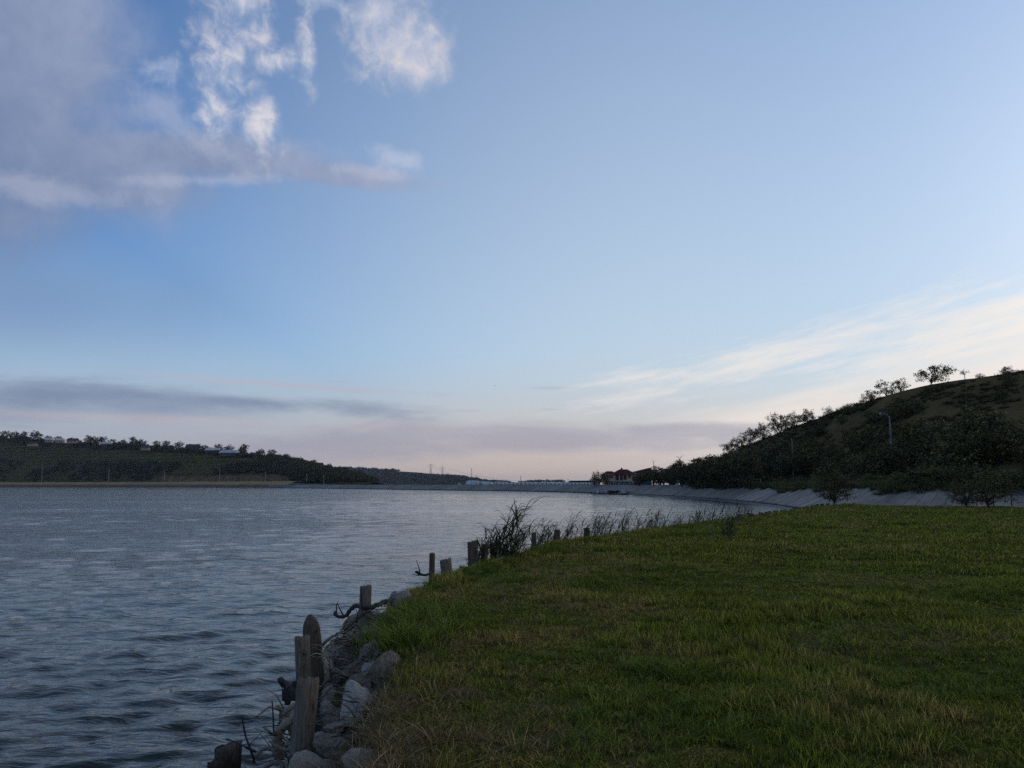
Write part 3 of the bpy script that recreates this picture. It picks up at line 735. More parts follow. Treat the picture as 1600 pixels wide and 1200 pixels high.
def post_mesh(r, h, seed, top='flat', grooves=2, taper=.9, seg=26):
    rs = random.Random(seed); V = []; F = []; ts_ = [i * .085 for i in range(11)] + [.89, .92, .945, .965, .985, 1.0]; rings = len(ts_) - 1
    ph = [rs.uniform(0, 6.28) for _ in range(4)]; gr_ = [(rs.uniform(0, 6.28), rs.uniform(.05, .08), rs.uniform(.10, .30)) for _ in range(grooves)]
    slant = rs.uniform(-.35, .35); sa = rs.uniform(0, 6.28)
    for i in range(rings + 1):
        t = ts_[i]
        for k in range(seg):
            a = 6.2832 * k / seg; rr = r * (1 + (taper - 1) * t) * (1 + .09 * math.sin(2 * a + ph[0] + .8 * t) + .06 * math.sin(3 * a + ph[1] + 2 * t) + .03 * math.sin(9 * t + ph[2] + a) + rs.uniform(-.012, .012))
            for ga, gw, gd in gr_:
                d = (a - ga - .08 * math.sin(3 * t + ph[3]) + math.pi) % 6.2832 - math.pi
                rr *= 1 - gd * (.45 + .55 * t) * math.exp(-(d / gw) ** 2)
            z = h * t
            if top == 'round' and t > .89: rr *= math.sqrt(max(.05, 1 - ((t - .89) / .11) ** 2 * .94))
            if t == 1: z += r * slant * math.cos(a - sa) + rs.uniform(-.012, .012) * (2.2 if top == 'ragged' else 1)
            V.append((rr * math.cos(a), rr * math.sin(a), z))
    for i in range(rings):
        for k in range(seg):
            a, b = i * seg + k, i * seg + (k + 1) % seg; F.append([a, b, b + seg, a + seg])
    n = len(V); o = rings * seg
    for k in range(seg):                       # sunken, checked end grain
        x, y, z = V[o + k]; V.append((x * .55, y * .55, z - r * .06 + rs.uniform(-.006, .006)))
    V.append((0, 0, V[n][2] - r * .03))
    for k in range(seg):
        F.append([o + k, o + (k + 1) % seg, n + (k + 1) % seg, n + k]); F.append([n + k, n + (k + 1) % seg, n + seg])
    me = mesh('post', V, F, True)
    return me
def post(px, py, w, Y, label, seed, top='flat', mat_='wood', tilt=(0, 0), grooves=2, base=-.35, taper=.9, group='old timber posts along the shore'):
    """px,py: centre of the top in the photo; w: width in photo pixels; Y: distance ahead"""
    p = at_d(px, py, Y); r = w / 1200 * Y * .5; h = p.z - base
    me = post_mesh(r, h, seed, top, grooves, taper); me.materials.append(M[mat_])
    tx, ty = tilt; o = link('timber_post', me, None, None, (p.x - math.tan(R(ty)) * h, Y + math.tan(R(tx)) * h, base), (R(tx), R(ty), seed * 1.7))
    o.rotation_mode = 'ZYX'
    tag(o, label, 'post', group); return o
post(481, 1062, 33, 6.3, 'tall grey split timber post, nearest and largest of the row, with a deep crack', 11, 'ragged', 'wood', (0, 3.0), 2, -.3, 1.06)
post(472, 994, 23, 8.0, 'pale flat-topped post leaning against the rounded post', 12, 'flat', 'wood', (0, -4), 2)
post(485, 961, 27, 8.6, 'dark post with rounded top just behind the pale flat-topped post', 13, 'round', 'wood_dark', (0, -6), 1)
post(572, 916, 21, 11.2, 'short stout post standing alone beside the arched driftwood branch', 14, 'flat', 'wood', (0, 1), 2)
post(675, 865, 9.5, 15.0, 'thin upright stake left of the leaning stump', 15, 'ragged', 'wood_dark', (0, 0), 1)
post(696, 873, 17, 14.6, 'leaning grey stump between the thin stake and the reed clump', 16, 'flat', 'wood', (0, -7), 2, taper=1.1)
post(738, 846, 17, 16.8, 'broad dark post at the left end of the tall reed clump', 17, 'flat', 'wood_dark', (0, -2), 2)
for i, (px, py, w, Y) in enumerate(((757, 851, 10, 17.0), (769, 849, 9, 17.4), (779, 846, 10, 17.9), (790, 851, 9, 18.2), (801, 853, 8, 18.6))):
    post(px, py, w, Y, 'narrow dark stake hidden among the stems of the tall reed clump', 20 + i, 'ragged', 'wood_dark', (0, random.uniform(-3, 3)), 1, group='stakes inside the reed clump')
post(834, 832, 9, 21.5, 'small dark post top right of the tall reed clump', 26, 'flat', 'wood_dark')
post(870, 829, 9, 24.5, 'small dark post in short reeds, second past the reed clump', 27, 'flat', 'wood_dark')
post(917, 826, 10, 27.5, 'squat dark post in short reeds, third past the reed clump', 28, 'flat', 'wood_dark')
# stump in the water at the lower left corner
post(356, 1166, 40, 7.2, 'broad broken grey stump at the bottom left by the water', 29, 'ragged', 'wood', (0, 2), 1, group='old timber posts along the shore')
post(336, 1192, 26, 7.0, 'low dark stump beside the broad broken stump at the bottom left', 30, 'ragged', 'wood_dark', (0, -6), 1)
# far row marching towards the concrete bank
fr = [(1168, 803, 34.5), (1182, 802, 37), (1194, 801, 39.5), (1203, 800, 41), (1212, 799, 43), (1219, 798, 44.5), (1227, 797, 46), (1234, 796.5, 47.5), (1241, 796, 49), (1248, 794, 50.5), (1254, 793, 52), (1260, 792, 53.5), (1267, 791, 55), (1275, 789, 57), (1283, 788, 58.5), (1290, 787, 60), (1298, 786.5, 61.5)]
protos = []
for i, (px, py, Y) in enumerate(fr):
    p = at_d(px, py, Y)
    if i < 4:
        me = post_mesh(.12, 1.6, 40 + i, 'ragged' if i % 2 else 'flat', 1, seg=14); me.materials.append(M['wood_dark']); protos.append(me)
    h = 1.6; s_ = (p.z + .4) / h
    o = link('timber_post', protos[i % 4], None, None, (p.x - .25, p.y, -.4), (R(random.uniform(-4, 4)), R(random.uniform(-4, 4)), i * 1.3)); o.scale = (1.25, 1.25, s_)
    tag(o, 'small dark stake in the far row near the concrete bank', 'post', 'stakes in the far row')

# ------------------------------------------------------------------ rocks
def mat_rock(name, c1, c2, c3):
    m_, t, b = newmat(name); p = objc(); r = orand(); p = addv(p, s_vec(r * 41.0, r * 17.0, r * 3.0))
    n1 = s_noise(p, 5, 7, .65, .4); n2 = s_noise(p, 17, 6, .65, .2)
    c = s_mix(n1.step(.35, .65), c1, c2); c = s_mix(n2.step(.52, .68) * .8, c, c3)
    sp = S.tree.nodes.new('ShaderNodeSeparateXYZ'); S.tree.links.new(pos().s, sp.inputs[0])
    alg = 1.0 - (S(sp.outputs[2]) + (n1 - .5) * .25).step(.06, .26); c = s_mix(alg * .75, c, (.022, .024, .012))     # weed line left by the lake
    setc(b, c); b.inputs['Roughness'].default_value = .9; b.inputs['Specular IOR Level'].default_value = .25
    bump(b, n1 * .6 + n2 * .4 + s_noise(p, 60, 4) * .12, 1.0, .045); return m_
M['rock_grey'] = mat_rock('grey_limestone', (.26, .205, .15), (.42, .34, .255), (.10, .078, .055))
M['rock_pale'] = mat_rock('pale_limestone', (.46, .385, .30), (.62, .53, .43), (.24, .19, .14))
M['rock_brown'] = mat_rock('brown_pitted_stone', (.17, .125, .082), (.30, .23, .155), (.075, .055, .037))
M['rock_dark'] = mat_rock('dark_stone', (.13, .098, .066), (.24, .185, .13), (.055, .042, .028))  # darker variant of the shore stone
def rock_mesh(seed, sub=3, cuts=11, rough=.09):
    bm = bmesh.new(); bmesh.ops.create_icosphere(bm, subdivisions=sub, radius=1.0); rs = random.Random(seed)
    pl = []
    for _ in range(cuts):
        d = Vector((rs.gauss(0, 1), rs.gauss(0, 1), rs.gauss(0, 1))).normalized(); pl.append((d, rs.uniform(.42, .80)))
    from mathutils import noise
    off = Vector((seed * 3.1, seed * 1.7, seed * .9))
    for v_ in bm.verts:
        for d, k in pl:
            q = v_.co.dot(d) - k
            if q > 0: v_.co -= d * q
        n = v_.co.normalized(); v_.co += n * (noise.fractal(v_.co * 1.6 + off, .9, 2.0, 5) * rough + noise.fractal(v_.co * 5.0 + off, .8, 2.0, 3) * rough * .6)
    me = bpy.data.meshes.new('rock'); bm.to_mesh(me); bm.free()
    me.polygons.foreach_set('use_smooth', [True] * len(me.polygons)); me.set_sharp_from_angle(angle=R(24)); return me
def rock(px, py, w, h, label, seed, mat_='rock_grey', lift=.2, rz=None, rough=.10, depth=1.0, group='rocks along the shore'):
    p = hit(px, py + h * .3, .05); Y = math.hypot(p.y, EYE - p.z); sx, sz = w / 1200 * Y * .56, h / 1200 * Y * .68
    me = rock_mesh(seed, 4 if w > 26 else 3, 11, rough); me.materials.append(M[mat_])
    rs = random.Random(seed)
    o = link('rock', me, None, None, (p.x, p.y + sx * .25, p.z + sz * (lift + .2)), (rs.uniform(-.2, .2), rs.uniform(-.2, .2), 0)); o.scale = (sx, max(sx, sz) * .85 * depth, sz)
    tag(o, label, 'rock', group); return o
ROCKS = [
 (554, 1092, 54, 44, 'large pale white-topped rock right of the big split post', 'rock_pale'),
 (515, 1083, 34, 32, 'rounded grey rock touching the top of the big split post', 'rock_grey'),
 (512, 1112, 36, 28, 'pitted grey rock right beside the big split post', 'rock_grey'),
 (520, 1136, 50, 30, 'smooth grey rock below the pitted one beside the big split post', 'rock_grey'),
 (522, 1164, 64, 34, 'wide flat brown pitted rock low beside the big split post', 'rock_brown'),
 (494, 1187, 18, 26, 'small bluish rock at the foot of the big split post', 'rock_pale'),
 (513, 1193, 28, 22, 'small round grey rock at the bottom edge right of the split post', 'rock_grey'),
 (550, 1197, 34, 18, 'low grey rock at the bottom edge nearest the grass', 'rock_grey'),
 (602, 1040, 50, 38, 'big slanting brown-grey boulder half sunk in the grass edge', 'rock_brown'),
 (577, 1018, 34, 32, 'grey boulder above the slanting boulder', 'rock_grey'),
 (583, 1036, 36, 18, 'pale flat stone left of the slanting boulder', 'rock_pale'),
 (552, 1048, 54, 30, 'dark wide stone in front of the slanting boulder', 'rock_dark'),
 (545, 1030, 34, 22, 'dark stone right of the forked driftwood', 'rock_dark'),
 (562, 1072, 26, 16, 'small grey stone just behind the large pale rock', 'rock_grey'),
 (544, 1069, 26, 16, 'small brown stone behind the large pale rock', 'rock_brown'),
 (556, 978, 44, 28, 'brown-grey rock below the short stout post', 'rock_brown'),
 (575, 965, 36, 24, 'grey rock right below the short stout post', 'rock_grey'),
 (592, 972, 18, 14, 'small pale stone at the grass edge below the stout post', 'rock_pale'),
 (566, 994, 36, 22, 'brown rock above the grey boulder', 'rock_brown'),
 (541, 1003, 30, 18, 'brown stone between driftwood and the upper rocks', 'rock_brown'),
 (523, 1002, 22, 14, 'small dark stone beside the rounded post', 'rock_dark'),
 (612, 938, 26, 24, 'left of two grey rocks at the grass edge right of the stout post', 'rock_grey'),
 (630, 934, 26, 22, 'right of two grey rocks at the grass edge right of the stout post', 'rock_grey'),
 (685, 973, 32, 18, 'lone pale stone lying in the meadow grass', 'rock_pale'),
 (586, 1008, 24, 16, 'small stone under the pale stick by the grass', 'rock_grey'),
 (531, 1055, 26, 20, 'dark stone right of the tangled roots', 'rock_dark'),
 (575, 1060, 22, 14, 'small grey stone under the slanting boulder', 'rock_grey'),
 (536, 1178, 30, 18, 'dark stone below the wide flat brown rock', 'rock_dark'),
 (548, 1148, 30, 22, 'dark stone right of the smooth grey rock', 'rock_dark'),
]
for i, (px, py, w, h, lab, m_) in enumerate(ROCKS):
    rock(px, py, w, h, lab, 100 + i, m_, .25, rough=.16 if 'pitted' in lab else .10)
# rubble that fills the gaps and goes on along the waterline
rs = random.Random(77); rub = []
for i in range(4):
    me = rock_mesh(300 + i, 2, 9, .12); me.materials.append(M[('rock_grey', 'rock_pale', 'rock_brown', 'rock_grey')[i]]); rub.append(me)
E_ = np.array(EDGE); EL_ = np.concatenate([[0], np.cumsum(np.linalg.norm(np.diff(E_, axis=0), axis=1))])
def edge_pt(a, off):
    """point along the meadow edge, off metres towards the water"""
    x, y = np.interp(a, EL_, E_[:, 0]), np.interp(a, EL_, E_[:, 1]); x2, y2 = np.interp(a + .4, EL_, E_[:, 0]), np.interp(a + .4, EL_, E_[:, 1])
    t = np.array([x2 - x, y2 - y]); t /= np.linalg.norm(t); return x - t[1] * off, y + t[0] * off
a_start = EL_[3] - 1.0
for i in range(280):
    a = a_start + 1.5 + (rs.random() ** 1.5) * 20; off = rs.uniform(.1, 1.2) if a < a_start + 12 else rs.uniform(.2, .9)
    x, y = edge_pt(a, off); z = float(ground_z(np.array([x]), np.array([y]))[0]); s_ = rs.uniform(.04, .10) * (1 + 1.0 * (rs.random() < .3)) * (1 if a < a_start + 10 else .8)
    o = link('rock', rub[i % 4], None, None, (x, y, z + s_ * .3), (rs.uniform(-.6, .6), rs.uniform(-.6, .6), rs.uniform(0, 6))); o.scale = (s_ * 1.2, s_, s_ * .75)
    tag(o, 'small rubble stone filling the gaps of the shore', 'rock', 'rubble between the shore rocks')

# ------------------------------------------------------------------ driftwood
def spline(pts, n=6):
    out = []; P_ = [Vector(p) for p in pts]
    for i in range(len(P_) - 1):
        p0, p1, p2, p3 = P_[max(i - 1, 0)], P_[i], P_[i + 1], P_[min(i + 2, len(P_) - 1)]
        for k in range(n):
            t = k / n; out.append(.5 * ((2 * p1) + (p2 - p0) * t + (2 * p0 - 5 * p1 + 4 * p2 - p3) * t * t + (3 * p1 - p0 - 3 * p2 + p3) * t ** 3))
    return out + [P_[-1]]
def branch(pts, r0, r1, label, mat_='drift', twigs=0, seed=0, group='driftwood caught between posts and rocks', cat='driftwood', name='driftwood'):
    rs = random.Random(seed); c = spline(pts, 5); n = len(c)
    rad = [(r0 + (r1 - r0) * i / (n - 1)) * rs.uniform(.85, 1.18) for i in range(n)]
    base = c[0].copy(); mb = MB().tube([p - base + Vector((rs.gauss(0, 1), rs.gauss(0, 1), rs.gauss(0, 1))) * r0 * .12 for p in c], rad, 8)
    o = mb.build(name, M[mat_], None, True, base)
    for _ in range(twigs):
        i = rs.randrange(n // 4, n - 1); d = Vector((rs.gauss(0, 1), rs.gauss(0, 1), abs(rs.gauss(0, .6)))).normalized(); L = rs.uniform(.12, .32); p = c[i] - base
        q = [p, p + d * L * .5 + Vector((0, 0, rs.uniform(-.02, .04))), p + d * L + Vector((rs.gauss(0, .04), rs.gauss(0, .04), rs.gauss(0, .04)))]
        MB().tube(q, [rad[i] * .5, rad[i] * .35, rad[i] * .15], 5).build('twig', M[mat_], o, True)
    tag(o, label, cat, group); return o
def pxl(lst, Y): return [at_d(x, y, Y + (q[0] if q else 0)) for x, y, *q in lst]
branch(pxl([(604, 938, .3), (588, 946), (572, 950), (556, 947), (547, 953), (542, 961), (534, 964), (527, 963), (523, 957)], 10.6), .032, .022, 'arched dark branch curling out over the water from the stout post', 'twig', 3, 1)
branch(pxl([(523, 1050), (516, 1035), (508, 1020), (517, 1012), (520, 1004)], 7.9), .018, .010, 'pale curved stick standing right of the two leaning posts', 'drift', 2, 2)
branch(pxl([(518, 1045, -.1), (517, 1030), (520, 1018), (530, 1012), (538, 1006)], 7.9), .014, .007, 'forked pale stick among the dark stones', 'drift', 2, 3)
branch(pxl([(505, 1072), (511, 1060), (511, 1045), (505, 1030), (504, 1020)], 7.4), .020, .012, 'bent pale root hanging between posts and rocks', 'drift', 2, 4)
branch(pxl([(580, 1002), (592, 1012), (600, 1022), (605, 1028)], 8.4), .022, .016, 'thick pale stick lying at the grass edge', 'drift', 0, 5)
branch(pxl([(462, 1150), (447, 1130), (440, 1118), (452, 1108), (463, 1100)], 6.9), .035, .022, 'thick curved grey root arching left of the big split post', 'drift', 2, 6)
branch(pxl([(440, 1185), (432, 1160), (440, 1140), (455, 1125), (466, 1118)], 6.8), .050, .035, 'stoutest grey root beside the big split post', 'drift', 1, 7)
branch(pxl([(452, 1095), (447, 1083), (449, 1072), (440, 1066), (438, 1062)], 7.4), .045, .028, 'gnarled dark root stub rising from the water left of the split post', 'twig', 1, 8)
branch(pxl([(460, 1090), (456, 1078), (462, 1066)], 7.2), .05, .03, 'short dark root stub touching the split post', 'twig', 0, 9)
branch(pxl([(398, 1192), (391, 1170), (384, 1150), (378, 1120)], 6.9), .011, .006, 'thin dark stick standing nearly upright in the water', 'twig', 0, 10)
branch(pxl([(402, 1176), (385, 1168), (368, 1160), (352, 1154)], 6.9), .011, .005, 'thin dark stick slanting left over the broken stump', 'twig', 1, 11)
branch(pxl([(431, 1190), (428, 1150), (427, 1120), (425, 1096)], 6.8), .008, .006, 'straight thin dark rod standing left of the roots', 'twig', 0, 12)
branch(pxl([(412, 1200), (425, 1193), (440, 1193), (452, 1203)], 6.5), .022, .018, 'pale curved log end at the bottom edge', 'drift', 0, 13)
branch(pxl([(400, 1180), (412, 1170), (425, 1172), (432, 1180)], 6.7), .018, .01, 'pale knotted stick above the curved log end', 'drift', 3, 14)
branch(pxl([(433, 1105), (441, 1110), (450, 1117), (455, 1128)], 7.1), .018, .012, 'short pale stick pointing at the water left of the roots', 'drift', 1, 15)
branch(pxl([(650, 893), (656, 897), (664, 899), (672, 896)], 14.6), .03, .018, 'dark driftwood lying left of the thin stake', 'twig', 3, 16)
branch(pxl([(728, 892), (742, 884), (760, 880), (785, 872)], 16.2), .035, .02, 'long pale branch lying before the reed clump', 'drift', 3, 17)
branch(pxl([(718, 886), (735, 888), (752, 886), (770, 878)], 16.0), .028, .015, 'second pale branch crossing the long one before the reeds', 'drift', 2, 18)
branch(pxl([(545, 985), (555, 972), (565, 962), (578, 955)], 9.8), .022, .014, 'dark stick lying along the top of the rocks below the stout post', 'twig', 3, 19)
branch(pxl([(500, 1012), (512, 1000), (524, 992), (534, 986)], 8.6), .020, .010, 'pale stick slanting up right of the rounded post', 'drift', 3, 20)
branch(pxl([(502, 1030), (510, 1012), (523, 1000), (530, 990)], 8.3), .014, .008, 'thin pale stick beside the slanting one right of the rounded post', 'drift', 2, 21)
branch(pxl([(470, 1165), (452, 1172), (436, 1168), (420, 1158)], 6.6), .015, .008, 'thin grey stick crossing in front of the roots', 'drift', 1, 22)

# fine drift and flotsam: tangled twigs nobody could count
mb = MB(); rs = random.Random(5)
for i in range(900):
    a = a_start + 2.0 + (rs.random() ** 1.2) * 15; off = rs.uniform(.25, 1.15); x, y = edge_pt(a, off); z = float(ground_z(np.array([x]), np.array([y]))[0])
    z = max(z, -.02) + rs.uniform(.02, .16); d = Vector((rs.gauss(0, 1), rs.gauss(0, 1), rs.gauss(0, .35))).normalized(); L = rs.uniform(.08, .38); p = Vector((x, y, z)); r = rs.uniform(.0025, .008)
    mb.tube([p, p + d * L * .5 + Vector((rs.gauss(0, .02), rs.gauss(0, .02), rs.gauss(0, .025))), p + d * L], [r, r * .9, r * .4], 4, False)
o = mb.build('flotsam', [M['drift'], M['twig']], None, True); 
for i, pl in enumerate(o.data.polygons): pl.material_index = 1 if (i // 8) % 5 < 3 else 0
tag(o, 'tangle of fine driftwood twigs along the waterline', kind='stuff')

# ------------------------------------------------------------------ reeds
def reedc(p): return s_mix(s_noise(p, 4, 3).step(.35, .65), (.048, .046, .015), (.095, .085, .030))
M['reed'] = mat_blade('reed_leaf', reedc, .6, .3)
M['reed_dry'] = simple('dry_reed_stem', (.06, .05, .032), (.13, .11, .07), 10, .8)
def reed_parts(n, rad, h0, h1, seed, lean=.35, leaf=.42, lw=.022, elong=1.0):
    """stems and leaves of one reed clump; the wind leans everything to +x"""
    rs = random.Random(seed); st = MB(); V = []; F = []; T = []
    for k in range(n):
        a, r = rs.uniform(0, 6.28), rad * math.sqrt(rs.random()); b = Vector((r * math.cos(a) * elong, r * math.sin(a) * .6, 0)); h = rs.uniform(h0, h1)
        ln = rs.uniform(.3, 1.3) * lean; pts = [b + Vector((ln * h * t ** 2, rs.gauss(0, .01), h * t * (1 - .12 * t))) for t in (0, .25, .5, .75, 1)]
        st.tube(pts, [.006, .0055, .005, .004, .002], 5)
        nl = rs.randint(5, 9)
        for q in range(nl):
            t = .3 + .7 * q / nl; i = min(int(t * 4), 3); f = t * 4 - i; p = pts[i].lerp(pts[i + 1], f); L = leaf * rs.uniform(.6, 1.25) * min(1, h / .6); w = lw * rs.uniform(.7, 1.2)
            az = rs.gauss(0, .8) if rs.random() < .78 else rs.uniform(2, 4); el0 = rs.uniform(.75, 1.25); n0 = len(V); tn = rs.random()
            side = Vector((-math.sin(az), math.cos(az), 0)); side = (side + Vector((0, 0, rs.uniform(-.9, .9)))).normalized(); pp = p.copy()
            for s_ in range(6):
                u = s_ / 5; el = el0 - u * rs.uniform(.7, 1.5) * (1.2 if u > .4 else .6); ww = w * (1 - u) ** .7 * (.5 + min(1, u * 4) * .5) * .5
                V += [tuple(pp - side * ww), tuple(pp + side * ww)]; T += [tn, tn]
                pp = pp + Vector((math.cos(az) * math.cos(el), math.sin(az) * math.cos(el), math.sin(el))) * (L / 5)
            for s_ in range(5): F.append([n0 + 2 * s_, n0 + 2 * s_ + 1, n0 + 2 * s_ + 3, n0 + 2 * s_ + 2])
    lm = mesh('leaves', V, F, True); at = lm.attributes.new('tone', 'FLOAT', 'POINT'); at.data.foreach_set('value', np.array(T, np.float32)); lm.materials.append(M['reed'])
    sm = mesh('stems', st.v, st.f, True); sm.materials.append(M['reed_dry']); return sm, lm
def reed(loc, parts, label, rz=0.0, s_=1.0, group=None):
    e = empty('reed_clump', loc, rz); e.scale = (s_, s_, s_); link('stems', parts[0], None, e); link('leaves', parts[1], None, e)
    tag(e, label, 'reeds', group); return e
gz1 = lambda x, y: float(ground_z(np.array([x]), np.array([y]))[0])
p = at_d(768, 875, 17.2); reed((p.x, p.y, .25), reed_parts(34, .40, .9, 1.75, 1, .36, .5, .036, 1.35), 'tall dense reed clump, the biggest on the shore, bent by the wind', group='reeds along the shore')
p = at_d(783, 872, 17.4); reed((p.x, p.y, .3), reed_parts(16, .22, 1.75, 2.35, 2, .30, .70, .042), 'tallest reed stalks rising out of the dense reed clump', group='reeds along the shore')
p = at_d(742, 870, 16.9); reed((p.x, p.y, .25), reed_parts(9, .16, .9, 1.45, 3, .10, .4, .024), 'sparse upright reeds at the left side of the dense clump', group='reeds along the shore')
var = [reed_parts(11, .34, .75, 1.35, 10 + i, .26, .42, .030, 1.7) for i in range(5)]
rs = random.Random(12)
spots = [(806, 868, 18.5), (822, 862, 19.5), (838, 856, 20.6), (855, 851, 22), (868, 847, 23), (884, 843, 24.5), (902, 840, 25.5), (920, 837, 26.5), (936, 836, 27.5), (952, 834, 28), (968, 833, 28.5), (985, 832, 29), (1002, 830, 30), (1018, 828, 31), (1034, 826, 31.5), (1050, 824, 32.5),
         (1066, 822, 33.5), (1082, 819, 34.5), (1096, 817, 35.5), (1108, 816, 36), (1125, 813, 37), (1140, 811, 38), (1155, 809, 39), (1170, 807, 40)]
for i, (px, py, Y) in enumerate(spots):
    p = at_d(px, py, Y); reed((p.x - .25, p.y, .30), var[i % 5], 'short wind-bent reeds in the fringe between the tall clump and the far stakes', rs.uniform(-.5, .5), rs.uniform(.85, 1.2) * (1.25 if px in (985, 1108, 1140) else 1.0), 'reeds of the shore fringe')
# leafy weed standing at the meadow edge
p = at_z(1128, 846, GZ); wm = reed_parts(16, .4, .35, .9, 33, .05, .3, .035); reed((p.x, p.y, GZ - .03), wm, 'bushy dark weed standing in the meadow edge before the far stakes')

# ================================================================== trees and shrubs
def leafc(c1, c2):
    def f(p):
        n = s_noise(p, .9, 4).step(.35, .65); return s_mix(n, c1, c2)
    return f
M['leaf'] = mat_blade('dark_foliage', leafc((.056, .045, .012), (.100, .080, .021)), .7, .25)
M['leaf_olive'] = mat_blade('olive_foliage', leafc((.068, .062, .019), (.115, .102, .031)), .7, .25)
M['leaf_fresh'] = mat_blade('fresh_foliage', leafc((.055, .064, .016), (.092, .098, .026)), .7, .25)
M['leaf_far'] = mat_blade('far_foliage', leafc((.034, .029, .008), (.068, .056, .015)), .8, .2)
M['bark'] = simple('bark', (.035, .028, .022), (.07, .058, .046), 8, .95, .5, 30)

def tree_mesh(seed, h=5.0, w=4.0, trunk=.25, lobes=10, nleaf=1500, leaf=.20, flat=1.0, lobe_r=.30, low=False):
    """returns trunk mesh and crown mesh; crown = leaf faces clumped round branch tips"""
    rs = random.Random(seed); tr = MB(); th = h * trunk; V = []; F = []; T = []
    bend = Vector((rs.uniform(-.12, .12) * h, rs.uniform(-.12, .12) * h, 0)); r0 = .018 * h + .03
    top = Vector((bend.x * .5, bend.y * .5, th)); tr.tube([Vector((0, 0, -.15)), Vector((bend.x * .15, bend.y * .2, th * .5)), top, top + Vector((bend.x * .4, bend.y * .4, h * .3))], [r0 * 1.25, r0, r0 * .8, r0 * .3], 7)
    cz, rz_ = (th + (h - th) * .5, (h - th) * .5 * flat); tips = []
    for k in range(lobes):
        for _ in range(20):
            d = Vector((rs.gauss(0, 1), rs.gauss(0, 1), rs.gauss(.25, .9))).normalized(); q = rs.uniform(.45, .86)
            c = Vector((d.x * w / 2 * q, d.y * w / 2 * q, cz + d.z * rz_ * q))
            if all((c - t[0]).length > .22 * w for t in tips): break
        lr = lobe_r * w * rs.uniform(.55, 1.1); tips.append((c, lr))
        s0 = top * rs.uniform(.7, 1.0) + Vector((0, 0, rs.uniform(0, h * .15))); m_ = s0.lerp(c, .55) + Vector((0, 0, rs.uniform(-.02, .08) * h))
        tr.tube([s0, m_, c, c + (c - m_) * .5], [r0 * .5, r0 * .32, r0 * .18, r0 * .06], 5, False)
        for _ in range(4):
            e = c + Vector((rs.gauss(0, 1), rs.gauss(0, 1), rs.gauss(.3, .8))).normalized() * lr * rs.uniform(.7, 1.15); tr.tube([m_.lerp(c, rs.uniform(.4, 1)), e], [r0 * .16, r0 * .04], 4, False)
    tot = sum(t[1] ** 2 for t in tips)
    for c, lr in tips:
        n = int(nleaf * lr * lr / tot); tb = rs.uniform(-.15, .15)
        subs = [c + Vector((rs.gauss(0, 1), rs.gauss(0, 1), rs.gauss(0, .8))).normalized() * lr * rs.uniform(.25, .95) for _ in range(9)]
        for _ in range(n):
            sc_ = rs.choice(subs); p = sc_ + Vector((rs.gauss(0, 1), rs.gauss(0, 1), rs.gauss(0, .8))) * lr * .20
            if p.z < (.05 if low else th * .6): continue
            a = Vector((rs.gauss(0, 1), rs.gauss(0, 1), rs.gauss(0, .6))).normalized(); b = a.cross(Vector((rs.gauss(0, 1), rs.gauss(0, 1), rs.gauss(0, 1)))).normalized()
            L, W_ = leaf * rs.uniform(.6, 1.3) * .5, leaf * rs.uniform(.35, .7) * .5; i = len(V); tn = min(1, max(0, rs.random() + tb))
            V += [tuple(p - a * L), tuple(p + b * W_), tuple(p + a * L), tuple(p - b * W_)]; F.append([i, i + 1, i + 2, i + 3]); T += [tn] * 4
    cm = mesh('crown', V, F); at = cm.attributes.new('tone', 'FLOAT', 'POINT'); at.data.foreach_set('value', np.array(T, np.float32))
    tm = mesh('trunk', tr.v, tr.f, True); tm.materials.append(M['bark']); return tm, cm
_mc = {}
def plant(name, parts, mat_, loc, label, cat, group, s_=1.0, rz=0.0, sz=None):
    key = (parts[1].name, mat_)
    if key not in _mc:
        c = parts[1].copy(); c.materials.clear(); c.materials.append(M[mat_]); _mc[key] = c
    e = empty(name, loc, rz); e.scale = (s_, s_, sz or s_); link('trunk', parts[0], None, e); link('crown', _mc[key], None, e)
    tag(e, label, cat, group); return e
rs = random.Random(31)
BUSH = [tree_mesh(400 + i, 2.6, 3.6, .10, 11, 1500, .22, 1.0, .30, True) for i in range(5)]
TREE = [tree_mesh(420 + i, 5.6, 4.8, .18, 14, 2300, .26, 1.0, .26) for i in range(5)]
ROWT = [tree_mesh(430 + i, 5.6, 4.6, .05, 15, 2200, .30, 1.0, .27, True) for i in range(3)]
LACY = [tree_mesh(440 + i, 3.6, 4.6, .06, 14, 1000, .26, .9, .20, True) for i in range(4)]
WIDE = tree_mesh(450, 3.6, 6.6, .12, 16, 1700, .28, .8, .17, True)
PARA = tree_mesh(455, 2.2, 2.2, .75, 6, 160, .22, .45, .3)
SAP = [tree_mesh(470 + i, 3.5, 4.6, .11, 20, 3600, .17, 1.0, .24) for i in range(2)]
FAR = [tree_mesh(460 + i, 9.0, 8.5, .18, 11, 1100, .75, 1.0, .28, True) for i in range(5)]

